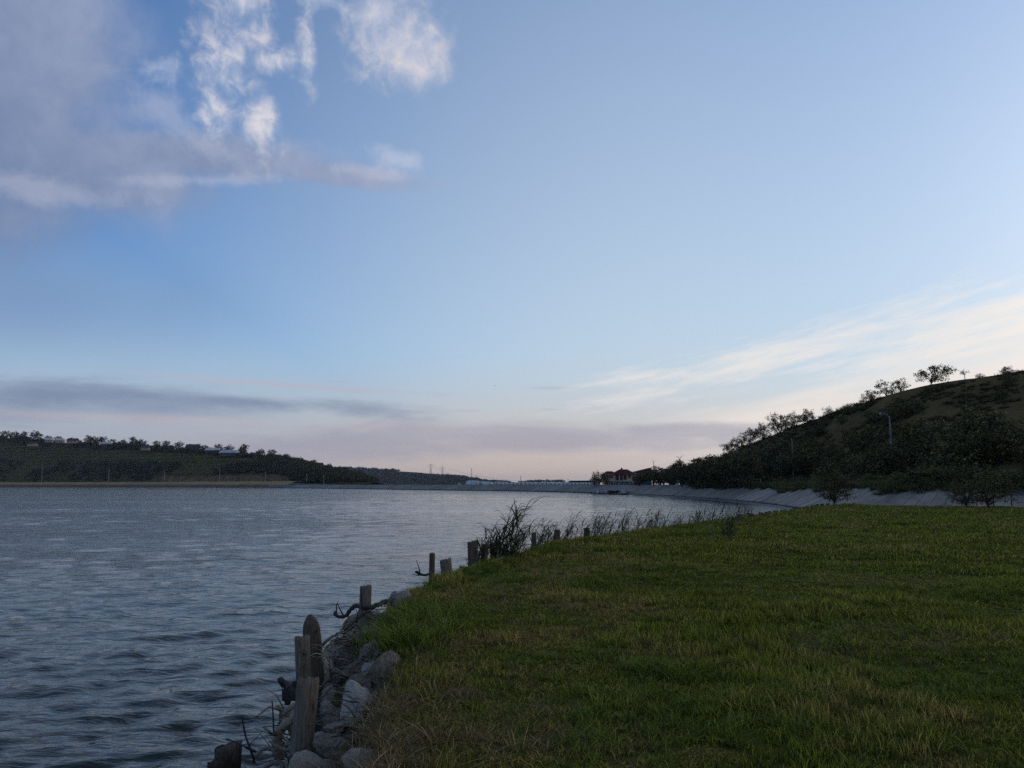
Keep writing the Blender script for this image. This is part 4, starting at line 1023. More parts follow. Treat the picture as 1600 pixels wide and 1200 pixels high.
# --- skyline trees on the right hill
def on_ridge(px):
    """ridge point of the right hill seen at photo column px"""
    ss = np.linspace(.15, 1, 900); p = surf_r(ss, np.full(900, 1.0)); sx = 800 + 1200 * p[:, 0] / p[:, 1]; i = int(np.argmin(np.abs(sx - px))); return Vector(p[i])
SKY_T = [(1464, 'wide ragged bush on the skyline of the right hill, the largest up there', WIDE, 1.0), (1412, 'right of three lacy trees side by side on the right hill skyline', LACY[0], .78),
         (1388, 'middle of three lacy trees side by side on the right hill skyline', LACY[1], .86), (1364, 'left of three lacy trees side by side on the right hill skyline', LACY[2], .72),
         (1326, 'tiny bush on the skyline left of the three lacy trees', BUSH[0], .42), (1338, 'tiny bush right beside another, left of the three lacy trees', BUSH[1], .32), (1515, 'small umbrella-shaped tree alone on the right hill skyline', PARA, .72),
         (1538, 'tiny shrub on the skyline just right of the umbrella tree', BUSH[2], .36), (1580, 'low shrub on the skyline near the right edge', BUSH[3], .5)]
for px, lab, parts, s_ in SKY_T:
    p = on_ridge(px); plant('hilltop_tree' if parts not in BUSH else 'hilltop_shrub', parts, 'leaf', p - Vector((0, 0, .35)), lab, 'tree' if parts not in BUSH else 'shrub', 'skyline trees of the right hill', s_, rs.uniform(0, 6))
for px, lab, i, s_, py in ((1258, 'rounded tree at the crest where the right hill starts to fall', 0, .82, 668), (1238, 'rounded tree second along the falling crest of the right hill', 1, .86, 672), (1213, 'tall round-headed tree standing out on the falling crest', 2, 1.15, 685),
                           (1190, 'dark tree below the tall round-headed one on the falling crest', 3, 1.0, 696), (1168, 'spreading tree behind the lamp on the falling crest', 4, 1.05, 705), (1150, 'dark tree right behind the street lamp', 0, .95, 715), (1136, 'dark tree at the left end of the falling crest', 1, .9, 724)):
    p = on_ridge(px + 4); plant('crest_tree', TREE[i], 'leaf', p + Vector((-1.0, -3, -1.7)), lab, 'tree', 'trees on the falling crest of the right hill', s_ * .92, rs.uniform(0, 6))
# --- tree row along the bank road, between the house and the hill
row = [(1003, 205, 1.05), (1016, 200, 1.15), (1030, 193, 1.2), (1043, 186, 1.3), (1056, 178, 1.25), (1070, 170, 1.35), (1083, 162, 1.3), (1096, 155, 1.35), (1108, 148, 1.4), (1120, 141, 1.35), (1132, 134, 1.35), (1146, 127, 1.2), (1160, 121, 1.1)]
for i, (px, Y, s_) in enumerate(row):
    for k in range(3):
        p = at_d(px + rs.uniform(-6, 6), 757, Y + rs.uniform(-3, 3) + 4 * k); hgt = np.interp(px, [1003, 1040, 1080, 1115, 1160], [22, 34, 42, 54, 60]) / 1200 * Y
        plant('roadside_tree', ROWT[(i + k) % 3], ('leaf', 'leaf', 'leaf_olive')[k], (p.x, p.y, 2.2), 'dark leafy tree in the row along the bank road beside the red-roofed house', 'tree', 'trees along the bank road', hgt / 5.6 * rs.uniform(.95, 1.25), rs.uniform(0, 6), hgt / 5.6 * rs.uniform(.72, 1.08))
# --- shrubs all over the shaded slope
def slope_pt(s_, t): return Vector(surf_r(np.array([s_]), np.array([t]))[0])
n = 0
for i in range(600):
    s_, t = rs.uniform(.2, 1.0), rs.random() ** 1.5 * .9 + .0; p = slope_pt(s_, t); px = 800 + 1200 * p.x / p.y if p.y > 0 else 9999
    if not (1120 < px < 1720) or n > 118: continue
    if float(fbm(np.array([p.x]), np.array([p.y]), .06, 2, 66)[0]) < .05 and t > .2: continue
    if t > .55 and rs.random() < .75: continue
    big = rs.uniform(.9, 1.7) if t < .28 else rs.uniform(.35, .95)
    plant('hillside_shrub', BUSH[i % 5], rs.choice(('leaf', 'leaf', 'leaf_olive')), p - Vector((0, 0, .15)), 'dark rounded shrub on the shaded right hillside', 'shrub', 'shrubs on the right hillside', big, rs.uniform(0, 6), big * rs.uniform(.8, 1.15)); n += 1
# --- greener bushes along the top of the slab bank
for i, px in enumerate(list(range(1150, 1640, 17))):
    s_, P_, N_ = resample(TOE, .5, TOE_ARC[1], TOE_ARC[11]); q = P_ + N_ * rs.uniform(5.2, 7.5); sx = 800 + 1200 * q[:, 0] / q[:, 1]; k = int(np.argmin(np.abs(sx - px)))
    b_ = rs.uniform(.55, .95); plant('bank_bush', BUSH[(i * 3) % 5], ('leaf_olive', 'leaf_fresh', 'leaf')[i % 3], (q[k][0], q[k][1], 2.15), 'low green bush on top of the concrete slab bank', 'bush', 'bushes on top of the slab bank', b_, rs.uniform(0, 6), b_ * .8)
# --- three small trees growing through the slabs
for px, Y, s_, lab, m_ in ((1304, 59, .74, 'small tree growing out of the slabs, leftmost of three, with forked stems', 'leaf'), (1508, 53, .5, 'small bush growing through the slabs, middle of three', 'leaf_olive'), (1546, 51, .74, 'small tree growing through the slabs, rightmost of three', 'leaf_olive')):
    p = at_d(px, 790, Y); plant('bank_sapling', SAP[int(px) % 2], m_, (p.x, p.y, .95), lab, 'tree', 'saplings growing through the slabs', s_, rs.uniform(0, 6))
# --- rough grass fringe hanging over the slab tops (stuff)
fr_m = [blades('fringe_grass', 60, .5, .25, .7, .04, .6, 2, 90 + i, M['leaf_olive']) for i in range(3)]
s_, P_, N_ = resample(TOE, .12, TOE_ARC[1], TOE_ARC[12]); rg = np.random.default_rng(8); pts = []
for k in range(len(P_)):
    for _ in range(3):
        o_ = 3.6 + rg.random() ** .7 * 4.4 + .9 * float(np.sin(s_[k] * .35) + np.sin(s_[k] * .13 + 1)) * .5; x, y = P_[k] + N_[k] * o_; pts.append((x, y, min(.10 + o_ * .468, 2.42)))
pts = np.array(pts); m_ = len(pts); sc_ = rg.uniform(.6, 1.25, m_)
tag(scatter('bank_grass', pts, rg.random(m_) * 6.28, np.stack([sc_] * 3, 1), rg.integers(0, 3, m_), fr_m), 'rough grass growing over the top of the slabs')
# --- low scrub on the slope (stuff)
scr = [blades('scrub', 70, .8, .3, .9, .09, .7, 2, 120 + i, M['leaf']) for i in range(3)]
m_ = 3600; ss, tt = rg.uniform(.12, 1, m_), rg.random(m_) ** 1.3 * .99; q = surf_r(ss, tt); kp = (fbm(q[:, 0], q[:, 1], .12, 3, 71) > .02); q = q[kp]; m_ = len(q); sc_ = rg.uniform(.35, .9, m_)
tag(scatter('hillside_scrub', q, rg.random(m_) * 6.28, np.stack([sc_] * 3, 1), rg.integers(0, 3, m_), scr), 'low dry scrub and weeds on the right hillside')

# --- far left hill: ridge trees one can tell apart, and a mass of scrub below
def left_px(px, t):
    ss = np.linspace(0.05, 1, 700); p = surf_l(ss, np.full(700, t)); sx = 800 + 1200 * p[:, 0] / p[:, 1]; return Vector(p[int(np.argmin(np.abs(sx - px)))])
LT = [(8, 1.0), (24, .9), (38, 1.05), (58, 1.2), (75, .8), (92, .75), (110, .7), (138, 1.0), (150, 1.05), (163, .95), (176, .8), (192, .8), (208, 1.05), (222, .9), (245, .8), (262, .8), (280, .85), (298, .7), (312, .85), (322, .7), (341, .8), (358, .9), (382, 1.1), (408, .8), (427, .85), (448, .6), (470, .55), (492, .55), (515, .5), (540, .5), (562, .5), (-14, 1), (-35, 1.1), (-60, 1)]
for i, (px, s_) in enumerate(LT):
    p = left_px(px, rs.uniform(.93, 1.0)); plant('ridge_tree', FAR[i % 5], 'leaf_far', p - Vector((0, 0, .3)), 'dark round tree on the ridge of the far left hill', 'tree', 'trees on the far left ridge', s_ * 1.6, rs.uniform(0, 6), s_ * 1.5)
lb = [tree_mesh(480 + i, 4.5, 6.5, .05, 9, 420, .85, 1.0, .32, True)[1] for i in range(4)]
for m2 in lb: m2.materials.append(M['leaf_far'])
m_ = 5200; ss, tt = rg.uniform(.08, 1, m_), rg.random(m_); q = surf_l(ss, tt); px = 800 + 1200 * q[:, 0] / q[:, 1]
dn = fbm(q[:, 0], q[:, 1], .012, 3, 5) * 1.4 + np.where((tt > .80), .42, 0) + np.where((tt < .33), .28, 0) + np.clip((px - 330) / 200, 0, 1) * .45 - np.where((tt > .38) & (tt < .78) & (px < 400), .32, 0)
kp = (dn > .10) & (q[:, 2] > 4) & ~((q[:, 0] > -400) & (q[:, 0] < -195) & (tt < .13)); q = q[kp]; px = px[kp]; m_ = len(q); sc_ = rg.uniform(.5, 1.25, m_) * np.interp(px, [450, 600], [1, .6])
tag(scatter('far_woods', q, rg.random(m_) * 6.28, np.stack([sc_] * 3, 1), rg.integers(0, 4, m_), lb), 'mass of trees and scrub covering the far left hill')
m_ = 2600; ss, tt = rg.uniform(.2, 1, m_), rg.random(m_); q = surf_d(ss, tt); kp = fbm(q[:, 0], q[:, 1], .004, 3, 15) > -.05; q = q[kp]; m_ = len(q); sc_ = rg.uniform(1.0, 2.2, m_)
tag(scatter('distant_woods', q, rg.random(m_) * 6.28, np.stack([sc_ * 1.3, sc_ * 1.3, sc_], 1), rg.integers(0, 4, m_), lb), 'woods on the distant hill')
# tree belt behind the greenhouses
q = np.array([tuple(at_d(px, 756.5, 820 + rg.uniform(-30, 30))) for px in rg.uniform(812, 880, 130)]); q[:, 2] = 2.0; sc_ = rg.uniform(.6, 1.15, 130)
tag(scatter('far_tree_belt', q, rg.random(130) * 6.28, np.stack([sc_] * 3, 1), rg.integers(0, 4, 130), lb), 'far tree belt behind the greenhouses')

# ================================================================== buildings and works beyond the water
M['cream'] = simple('cream_plaster', (.36, .25, .155), (.46, .33, .205), .6, .9)
M['roof_red'] = simple('red_roof_sheet', (.075, .012, .015), (.105, .017, .020), .5, .95, spec=.08)
M['dark'] = simple('dark_opening', (.010, .010, .012), (.02, .02, .022), 2, .4)
M['brown_wall'] = simple('brown_wall', (.07, .045, .035), (.12, .08, .06), .8, .9)
M['roof_dark'] = simple('dark_roof', (.035, .025, .025), (.06, .045, .042), .8, .8)
M['white_roof'] = simple('pale_sheet_roof', (.46, .42, .37), (.58, .53, .48), .3, .9, spec=.1)
M['blue_roof'] = simple('blue_sheet_roof', (.36, .37, .40), (.46, .47, .50), .3, .9, spec=.1)
M['steel'] = simple('galvanised_steel', (.16, .16, .165), (.26, .26, .27), 3, .55, metal=.4)
M['steel_dark'] = simple('dark_steel', (.03, .03, .033), (.06, .06, .064), 3, .6)
M['pole'] = simple('concrete_pole', (.17, .155, .135), (.26, .24, .21), 2, .9)
M['poly'] = simple('greenhouse_film', (.50, .52, .54), (.66, .68, .70), .2, .45, spec=.5)
M['blue'] = simple('blue_paint', (.03, .09, .16), (.05, .14, .22), 2, .6)
M['hull'] = simple('dark_boat_hull', (.02, .018, .018), (.045, .04, .04), 2, .5)
M['boat_white'] = simple('white_boat_paint', (.45, .46, .48), (.6, .6, .62), 2, .45)
M['lamp_glass'] = simple('lamp_cover', (.45, .46, .48), (.6, .6, .62), 3, .3)

# --- guest house with the red hipped roof
def hip(mb, x0, x1, y0, y1, ze, zr, inset):
    yc = (y0 + y1) / 2; a, b, c, d = (x0, y0, ze), (x1, y0, ze), (x1, y1, ze), (x0, y1, ze); r0, r1 = (x0 + inset, yc, zr), (x1 - inset, yc, zr)
    mb.poly([a, b, r1, r0]); mb.poly([b, c, r1]); mb.poly([c, d, r0, r1]); mb.poly([d, a, r0]); mb.poly([d, c, b, a])
HY = 246.0; hp = at_d(945, 757, HY); hx = hp.x
house = empty('guest_house', (hx, HY, 2.4)); W_ = 48 / 1200 * HY
MB().box((W_ / 2, 3.4, 2.35), (W_ - .5, 6.4, 2.3)).build('wall', M['cream'], house)
MB().box((W_ / 2, 3.9, .6), (W_ - 1.4, 5.0, 1.2)).build('undercroft_block', M['dark'], house)  # near-black block filling the space behind the pillars
mb = MB(); hip(mb, 2.6, W_ + .25, -.5, 7.3, 3.42, 5.05, 2.6); rf = mb.build('roof', M['roof_red'], house)
mb = MB(); hip(mb, -.3, 4.2, .1, 6.6, 3.36, 4.45, 1.3); mb.build('roof', M['roof_red'], house)
MB().tube([(W_ - 2.35, 3.3, 5.1), (W_ + .25, -.45, 3.5)], .07, 5).build('ridge_cap', M['white_roof'], rf)
MB().box((W_ * .62, 4.6, 5.1), (.5, .5, .9)).build('chimney', M['brown_wall'], rf)
for x, w_, z, h_ in ((.85, .5, 2.75, 1.0), (1.6, .4, 2.75, 1.0), (2.3, .4, 2.75, 1.0), (4.0, .9, 2.4, 1.7), (5.35, .7, 2.4, 1.6), (6.5, .8, 2.5, 1.4), (7.9, .55, 2.8, .9), (9.2, .5, 2.1, 1.4)):
    f = MB().box((x, .17, z), (w_ + .14, .06, h_ + .14)).build('window', M['brown_wall'], house); MB().box((x, .12, z), (w_, .05, h_)).build('pane', M['dark'], f)
for k in range(6):                      # splayed legs carrying the terrace
    x = 1.0 + k * 1.6; MB().tube([(x, -.2, 0), (x + .45, .2, 1.2)], .14, 6).build('pillar', M['cream'], house); MB().tube([(x + .9, -.2, 0), (x + .45, .2, 1.2)], .14, 6).build('pillar', M['cream'], house)
MB().box((W_ / 2, .6, 1.22), (W_ - .3, 2.2, .12)).build('terrace', M['cream'], house)
tag(house, 'cream guest house with dark red hipped roof above the dam end', 'house')
# --- the building half hidden behind the trees
p = at_d(995, 757, 262); b2 = empty('hall', (p.x, 262, 2.4))
MB().hexa([(0, 0, 0), (5, 0, 0), (5, 8, 0), (0, 8, 0)], [(0, 0, 4.35), (5, 0, 5.55), (5, 8, 5.55), (0, 8, 4.35)]).build('wall', M['brown_wall'], b2)
MB().hexa([(-.3, -.4, 4.3), (5.3, -.4, 5.65), (5.3, 8.4, 5.65), (-.3, 8.4, 4.3)], [(-.3, -.4, 4.55), (5.3, -.4, 5.9), (5.3, 8.4, 5.9), (-.3, 8.4, 4.55)]).build('roof', M['roof_dark'], b2)
for x in (1.2, 3.2): f = MB().box((x, -.03, 3.4), (.9, .06, 1.0)).build('window', M['dark'], b2)
tag(b2, 'brown hall with slanting roof half hidden by trees right of the guest house', 'building')
for px, Y, s_, lab in ((936, 238, .95, 'round dark tree left of the guest house'), (929, 236, .7, 'lower bush left of the round tree by the guest house'), (944, 240, .7, 'small tree touching the left corner of the guest house')):
    p = at_d(px, 757, Y); plant('house_tree', BUSH[int(px) % 5], 'leaf', (p.x, p.y, 2.3), lab, 'tree', None, s_ * 1.35, 1.0, s_ * 1.7)
# --- long clipped hedge / pergola along the crest left of the house
mb = MB(); hd = empty('pergola', tuple(at_d(890, 757, 250).xy) + (2.4,)); q0, q1 = at_d(890, 757, 250), at_d(928, 757, 236)
v_ = Vector((q1.x - q0.x, q1.y - q0.y, 0)); n_ = 9
MB().tube([Vector((0, 0, 1.15)), v_ + Vector((0, 0, 1.15))], .28, 6).build('canopy', M['leaf'], hd)
for k in range(n_): MB().tube([v_ * (k / (n_ - 1)), v_ * (k / (n_ - 1)) + Vector((0, 0, 1.1))], .06, 5).build('post', M['steel_dark'], hd)
tag(hd, 'low dark pergola on the dam crest left of the guest house', 'pergola')
# --- jetty, blue rail, boats below the house
def toe_at(px):
    s_, P_, N_ = resample(TOE, .5, TOE_ARC[10], ARC_DIKE); sx = 800 + 1200 * P_[:, 0] / P_[:, 1]; k = int(np.argmin(np.abs(sx - px))); return P_[k], N_[k]
def crest_thing(px, off): P_, N_ = toe_at(px); q = P_ + N_ * off; return Vector((q[0], q[1], 0))
rail = empty('blue_railing', (0, 0, 0)); c0 = [crest_thing(px, 5.4) for px in (926, 938, 950, 962, 974, 984)]
for z in (2.75, 3.05, 3.35): MB().tube([c + Vector((0, 0, z)) for c in c0], .05, 5).build('rail', M['blue'], rail)
for i in range(len(c0) - 1):
    for k in range(4):
        c = c0[i].lerp(c0[i + 1], k / 4); MB().tube([c + Vector((0, 0, 2.35)), c + Vector((0, 0, 3.4))], .06, 5).build('post', M['blue'], rail)
tag(rail, 'blue metal railing on the crest in front of the guest house', 'railing')
st = empty('blue_stairs', (0, 0, 0))
for k in range(10):
    a, b = crest_thing(940, .5 + k * .48), crest_thing(962, .5 + k * .48); z = .38 + k * .225; n2 = (a - b).normalized()
    MB().hexa([a + Vector((0, 0, z - .2)), b + Vector((0, 0, z - .2)), crest_thing(962, 1.0 + k * .48) + Vector((0, 0, z - .2)), crest_thing(940, 1.0 + k * .48) + Vector((0, 0, z - .2))],
              [a + Vector((0, 0, z)), b + Vector((0, 0, z)), crest_thing(962, 1.0 + k * .48) + Vector((0, 0, z)), crest_thing(940, 1.0 + k * .48) + Vector((0, 0, z))]).build('step', M['blue'], st)
tag(st, 'blue painted steps going down the slope to the boats', 'stairs')
def boat(px, off, L, w_, rz, label, cabin, hull, z=0.0):
    c = crest_thing(px, off); e = empty('boat', (c.x, c.y, z), rz); V = []; n_ = 11
    for i in range(n_):
        t = i / (n_ - 1) * 2 - 1; b = w_ / 2 * (1 - abs(t) ** 2.6) ** .6 if t > 0 else w_ / 2 * (1 - abs(t) ** 5 * .35); sh = .5 + .22 * t * t
        V += [(t * L / 2, -b, sh), (t * L / 2 * .94, -b * .6, -.12), (t * L / 2 * .94, b * .6, -.12), (t * L / 2, b, sh)]
    F = [[i * 4 + j, (i + 1) * 4 + j, (i + 1) * 4 + j + 1, i * 4 + j + 1] for i in range(n_ - 1) for j in range(3)] + [[0, 1, 2, 3]]
    o = link('hull', mesh('hull', V, F), M[hull], e); MB().box((0, 0, .28), (L * .8, w_ * .7, .06)).build('deck', M['boat_white'], e)
    for k in (-.2, .15): MB().box((L * k, 0, .46), (.25, w_ * .82, .05)).build('bench', M['brown_wall'], e)
    if cabin: cb = MB().box((-L * .05, 0, .85), (L * .28, w_ * .6, .8)).build('cabin', M['boat_white'], e); MB().box((-L * .05, -w_ * .31, .95), (L * .2, .03, .35)).build('window', M['dark'], cb)
    tag(e, label, 'boat', 'boats below the guest house')
jt = empty('jetty', (0, 0, 0)); a, b = crest_thing(936, -2.6), crest_thing(981, -2.2); a2, b2_ = crest_thing(936, .2), crest_thing(981, .2)
MB().hexa([a + Vector((0, 0, .10)), b + Vector((0, 0, .10)), b2_ + Vector((0, 0, .10)), a2 + Vector((0, 0, .10))], [a + Vector((0, 0, .36)), b + Vector((0, 0, .36)), b2_ + Vector((0, 0, .36)), a2 + Vector((0, 0, .36))]).build('deck', M['hull'], jt)
for k in range(8):
    c = a.lerp(b, k / 7); MB().tube([c + Vector((0, 0, -.6)), c + Vector((0, 0, .55))], .09, 6).build('pile', M['hull'], jt)
tag(jt, 'low dark jetty at the waterline below the guest house', 'jetty')
boat(947, -1.0, 4.2, 1.5, .5, 'white open boat lying at the left end of the jetty', False, 'boat_white', .34)
boat(963, -.9, 5.0, 1.7, .9, 'dark low boat in the middle of the jetty', False, 'hull', .36)
boat(975, .4, 4.4, 1.5, 1.1, 'pale boat drawn up at the right end of the jetty', False, 'boat_white', .5)
# --- railing along the bank road under the trees
s_, P_, N_ = resample(TOE, 2.4, TOE_ARC[10] + 8, TOE_ARC[12] + 12); rl = empty('road_railing', (0, 0, 0)); tops = []
for k in range(len(P_)):
    x, y = P_[k] + N_[k] * 5.15; tops.append((x, y)); MB().box((0, 0, .55), (.14, .14, 1.1)).build('post', M['pole'], rl, loc=(x, y, 2.36))
for z in (2.95, 3.38): MB().tube([Vector((x, y, z)) for x, y in tops], .05, 5).build('rail', M['pole'], rl)
tag(rl, 'pale post and rail fence along the bank road under the trees', 'railing')

# --- lamp posts and poles
def lamp(base, h, label, arms=((-.9, .45),), mat_='pole', r=.12, group='lamp posts by the bank road', yaw=0.0, head=True):
    e = empty('lamp_post', base, yaw); MB().tube([(0, 0, -.6), (0, 0, h * .5), (0, 0, h)], [r * 1.3, r, r * .65], 8).build('pole', M[mat_], e)
    for ax, az_ in arms:
        ar = MB().tube([(0, 0, h - .1), (ax * .5, 0, h + az_ * .75), (ax, 0, h + az_)], [.05, .045, .04], 6).build('arm', M['steel'], e)
        if head: MB().hexa([(ax - .35 * (1 if ax < 0 else -1), -.12, az_ + h - .05), (ax + .35 * (-1 if ax > 0 else 1) * -1, -.12, az_ + h - .02), (ax + .35 * (-1 if ax > 0 else 1) * -1, .12, az_ + h - .02), (ax - .35 * (1 if ax < 0 else -1), .12, az_ + h - .05)],
                           [(ax - .3 * (1 if ax < 0 else -1), -.09, az_ + h + .1), (ax + .3 * (-1 if ax > 0 else 1) * -1, -.09, az_ + h + .12), (ax + .3 * (-1 if ax > 0 else 1) * -1, .09, az_ + h + .12), (ax - .3 * (1 if ax < 0 else -1), .09, az_ + h + .1)]).build('lamp_head', M['lamp_glass'], e)
    tag(e, label, 'lamp post', group); return e
def hill_pt(px, py):
    d = ray(px, py); ss, tt = np.meshgrid(np.linspace(.1, 1, 260), np.linspace(0, 1, 120), indexing='ij'); q = surf_r(ss.ravel(), tt.ravel())
    u = 800 + 0 * q[:, 0]; c, sn = math.cos(R(PITCH)), math.sin(R(PITCH)); dz_ = q[:, 2] - EYE; fw = q[:, 1] * c + dz_ * sn; up = -q[:, 1] * sn + dz_ * c
    sx, sy = 800 + 1200 * q[:, 0] / fw, 600 - 1200 * up / fw; k = int(np.argmin((sx - px) ** 2 + (sy - py) ** 2 + np.where(fw < 5, 1e9, 0))); return Vector(q[k])
p = hill_pt(1395, 726); lamp(p, 76 / 1200 * p.y, 'tall lamp post with bent arm and pale head on the right slope', ((-.75, .35),), r=.11)
p = hill_pt(1241, 752); lamp(p, 64 / 1200 * p.y, 'bare tall pole left of the lamp post on the right slope', ((-.3, .1),), r=.10, head=False)
p = hill_pt(1152, 735); lamp(p, 46 / 1200 * p.y, 'lamp post with single arm at the left foot of the right hill', ((-1.1, .35),), r=.12)
p = at_d(1063, 757, 172); lamp((p.x, p.y, 2.4), 41 / 1200 * 172, 'lamp post with two raised arms sticking out above the tree row', ((-.75, .6), (.75, .7)), 'steel_dark', .14)
p = at_d(1022, 757, 214); lamp((p.x, p.y, 2.4), 36 / 1200 * 214, 'far lamp post with two arms above the trees beside the hall', ((-.5, .3), (.5, .3)), 'steel_dark', .09)
NUM = ['leftmost', 'second', 'third', 'fourth', 'fifth', 'sixth', 'seventh', 'eighth']
def dike_pt(px, off):
    s_, P_, N_ = resample(TOE, 2, ARC_DAM, TOE_ARC[-1] - 10); q = P_ + N_ * off; sx = 800 + 1200 * q[:, 0] / q[:, 1]; k = int(np.argmin(np.abs(sx - px))); return q[k]
for i, (px, top, hd_) in enumerate(((70, 728, 0), (174, 731, 0), (261, 735, 1), (347, 733, 0), (360, 742, 1), (417, 737, 0), (481, 740, 0), (507, 742, 1))):
    q = dike_pt(px, 24); zt = at_d(px, top, q[1]).z; z0 = 4.8 if px < 440 else 2.6
    lamp((q[0], q[1], z0), zt - z0, '%s pale pole along the far left shore' % NUM[i], ((-.9, .3),) if hd_ else ((-.4, .1),), 'pole', .32, 'poles on the far left shore', 0, bool(hd_))
for i, (px, top) in enumerate(((741, 747), (745, 743), (774, 750), (815, 744), (886, 749))):
    q = dike_pt(px, 8.5); zt = at_d(px, top, q[1]).z
    lamp((q[0], q[1], 2.3), zt - 2.3, ('left of two close dark poles on the dam', 'right of two close dark poles on the dam', 'short dark pole on the dam before the greenhouses', 'dark pole on the dam in front of the tree belt', 'low dark pole on the dam near the pergola')[i], ((.4, .02), (-.4, .02)), 'steel_dark', .10, 'poles on the dam', 0, False)
# --- pylons, mast and wires far off
def pylon(px, top, base, Y, label):
    t, b = at_d(px, top, Y), at_d(px, base, Y); h = t.z - b.z; e = empty('pylon', (b.x, Y, b.z - 2)); w_ = h * .13; mb = MB()
    for sx in (-1, 1):
        for sy in (-1, 1):
            MB().tube([(sx * w_, sy * w_, 0), (sx * w_ * .3, sy * w_ * .3, h * .62), (sx * w_ * .12, sy * w_ * .12, h + 2)], .34, 4).build('leg', M['steel'], e)
    for k in range(6):
        f0, f1 = 1 - k * .13, 1 - (k + 1) * .13
        for sx in (-1, 1): mb.tube([(sx * w_ * f0, -w_ * f0, h * .11 * k), (-sx * w_ * f1, -w_ * f1, h * .11 * (k + 1))], .22, 4)
    mb.build('bracing', M['steel'], e)
    for z, a in ((.66, .30), (.80, .36), (.93, .24)): MB().tube([(-h * a, 0, h * z + 2), (0, 0, h * z + 3), (h * a, 0, h * z + 2)], .3, 4).build('crossarm', M['steel'], e)
    tag(e, label, 'pylon', 'pylons on the distant hill'); return Vector((b.x, Y, t.z))
pa = pylon(673, 725, 741, 2700, 'left and taller lattice pylon on the distant hill'); pb = pylon(691, 729, 743, 2660, 'right and shorter lattice pylon on the distant hill')
ms = at_d(737, 731, 2500); mb = MB().tube([(0, 0, -25), (0, 0, 29)], .8, 5); e = mb.build('radio_mast', M['steel'], None, False, (ms.x, ms.y, ms.z - 29)); tag(e, 'thin mast at the right foot of the distant hill', 'mast')
for i, (A_, B_) in enumerate(((pa, at_d(742, 749, 1200)), (pb, at_d(820, 752, 1300)), (at_d(742, 749, 1200), at_d(918, 752, 900)))):
    pts = [A_.lerp(B_, k / 12) - Vector((0, 0, 30 * (k / 12) * (1 - k / 12))) for k in range(13)]; o = MB().tube([q - pts[0] for q in pts], .16, 4).build('power_line', M['steel_dark'], None, False, pts[0])
    tag(o, ('power line sagging from the left pylon towards the dam', 'power line sagging from the right pylon over the greenhouses', 'power line crossing low over the greenhouses')[i], 'cable', 'power lines behind the dam')
# --- greenhouses behind the dam
GY = 430.0
def tunnel(px, w_px, top, Y, label, L=40, arch=True):
    c = at_d(px, 757, Y); w_ = w_px / 1200 * Y; zt = at_d(px, top, Y).z - 2.0; e = empty('greenhouse', (c.x, Y, 2.0)); V = []; n_ = 10
    for y in (0, L):
        for k in range(n_ + 1):
            a = math.pi * k / n_; V.append((-w_ / 2 * math.cos(a), y, zt * (.55 + .45 * math.sin(a)) if 0 < k < n_ else 0))
    F = [[k, k + 1, k + n_ + 2, k + n_ + 1] for k in range(n_)]; link('cover', mesh('cover', V, F), M['poly'], e)
    link('end_wall', mesh('end_wall', [(x, y - .03, z) for x, y, z in V[:n_ + 1]], [list(range(n_ + 1))]), M['poly'], e)
    for k in (2, 5, 8): x, y, z = V[k]; MB().tube([(x, -.12, 0), (x, -.12, z)], .10, 4).build('rib', M['steel'], e)
    MB().box((0, -.15, zt * .28), (w_ * .16, .08, zt * .56)).build('door', M['steel'], e)
    tag(e, label, 'greenhouse', 'greenhouses behind the dam')
gp = list(range(776, 940, 13))
for i, px in enumerate(gp): tunnel(px, 12.6, 752.3 + (i % 3) * .3, GY, 'arched film greenhouse in the white row behind the dam')
tunnel(751, 34, 752.0, GY + 12, 'long low greenhouse at the left end of the white row'); tunnel(737, 20, 750.5, GY + 30, 'taller pale greenhouse left of the long low one')
tunnel(716, 5, 755.5, GY, 'tiny white hut on the dam far left of the greenhouses', 6)
# --- houses on the far left hill
def cottage(px, py, w_px, h_px, roof, wall, label, tilt=0.0, dist=None):
    d = None; ss, tt = np.meshgrid(np.linspace(.05, 1, 240), np.linspace(0, 1, 60), indexing='ij'); q = surf_l(ss.ravel(), tt.ravel()); c, sn = math.cos(R(PITCH)), math.sin(R(PITCH)); dz_ = q[:, 2] - EYE
    fw = q[:, 1] * c + dz_ * sn; up = -q[:, 1] * sn + dz_ * c; sx, sy = 800 + 1200 * q[:, 0] / fw, 600 - 1200 * up / fw; k = int(np.argmin((sx - px) ** 2 + (sy - py) ** 2)); p = q[k]
    w_, h_ = w_px / 1200 * p[1], h_px / 1200 * p[1]; e = empty('cottage', (p[0], p[1] - 16, p[2] - .5), tilt); hw = h_ * .55 + 1
    MB().box((0, 0, hw / 2), (w_ * .92, w_ * .5, hw)).build('wall', M[wall], e)
    MB().hexa([(-w_ / 2, -w_ * .3, hw - .2), (w_ / 2, -w_ * .3, hw - .2), (w_ / 2, w_ * .3, hw - .2), (-w_ / 2, w_ * .3, hw - .2)], [(-w_ * .47, -.4, hw + h_ * .6), (w_ * .47, -.4, hw + h_ * .6), (w_ * .47, .4, hw + h_ * .6), (-w_ * .47, .4, hw + h_ * .6)]).build('roof', M[roof], e)
    for x in (-.3, 0, .3): MB().box((x * w_, -w_ * .252, hw * .55), (w_ * .1, .1, hw * .35)).build('window', M['dark'], e)
    tag(e, label, 'house', 'houses on the far left hill')
cottage(341, 707, 22, 5, 'white_roof', 'brown_wall', 'low house with pale roof left of the blue-roofed shed')
cottage(366, 713, 28, 7, 'blue_roof', 'brown_wall', 'long shed with light blue roof on the far left hill', -.12)
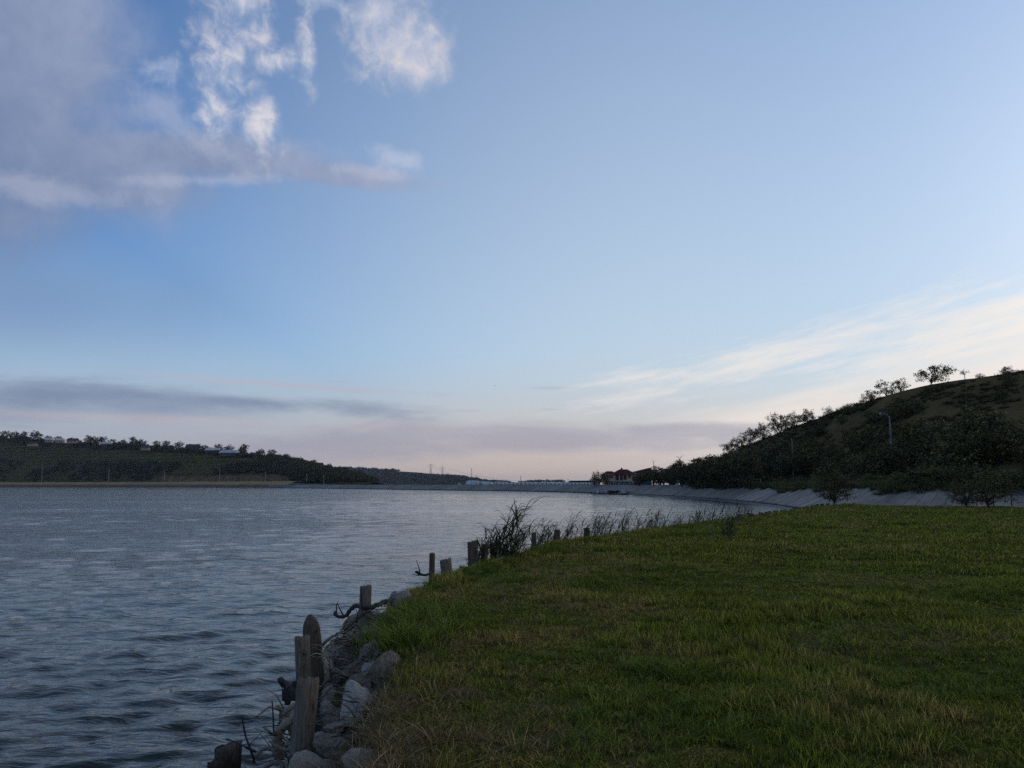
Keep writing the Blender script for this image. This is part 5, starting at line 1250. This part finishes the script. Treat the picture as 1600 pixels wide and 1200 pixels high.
cottage(310, 703, 20, 8, 'roof_dark', 'brown_wall', 'dark-roofed house among ridge trees left of the pale roof')
cottage(126, 688, 16, 6, 'roof_dark', 'cream', 'small cream house in the gap of the far left ridge')
cottage(105, 690, 12, 5, 'white_roof', 'cream', 'tiny pale-roofed house left of the cream ridge house')
cottage(62, 697, 14, 5, 'roof_dark', 'cream', 'small house under the leftmost ridge trees')
cottage(88, 692, 11, 5, 'white_roof', 'cream', 'small white-roofed house between the tiny and the leftmost ridge houses')
cottage(175, 697, 12, 5, 'white_roof', 'brown_wall', 'pale-roofed hut at the upper edge of the terraced field')
cottage(236, 704, 13, 5, 'roof_dark', 'cream', 'small cream house under ridge trees left of the dark-roofed house')
cottage(503, 727, 16, 6, 'roof_dark', 'brown_wall', 'dark flat-roofed house low on the end of the left ridge')
cottage(518, 729, 10, 5, 'roof_dark', 'brown_wall', 'small dark hut right of the flat-roofed house on the left ridge')
# --- one bird
p = at_d(773, 603, 140); mb = MB(); mb.poly([(-.42, .02, .16), (-.2, -.06, .08), (0, -.1, 0), (0, .1, 0), (-.2, .08, .09)]); mb.poly([(.42, .02, .16), (.2, .08, .09), (0, .1, 0), (0, -.1, 0), (.2, -.06, .08)])
mb.tube([(0, -.22, 0), (0, -.1, .01), (0, .1, .01), (0, .3, 0)], [.01, .06, .05, .02], 6); o = mb.build('bird', M['steel_dark'], None, True, p); tag(o, 'tiny bird gliding above the lake, the only one in the sky', 'bird')

# ================================================================== evening air between here and the far hills
def haze():
    m_ = bpy.data.materials.new('evening_haze'); m_.use_nodes = True; t = m_.node_tree; t.nodes.remove(t.nodes['Principled BSDF'])
    v_ = t.nodes.new('ShaderNodeVolumePrincipled'); v_.inputs['Color'].default_value = (.80, .86, .95, 1); v_.inputs['Density'].default_value = .00006; v_.inputs['Anisotropy'].default_value = .2
    t.links.new(v_.outputs[0], t.nodes['Material Output'].inputs['Volume'])
    o = MB().box((0, 0, 44), (18800, 18800, 102)).build('haze', m_); tag(o, 'thin evening haze over the lake', kind='stuff')
haze()
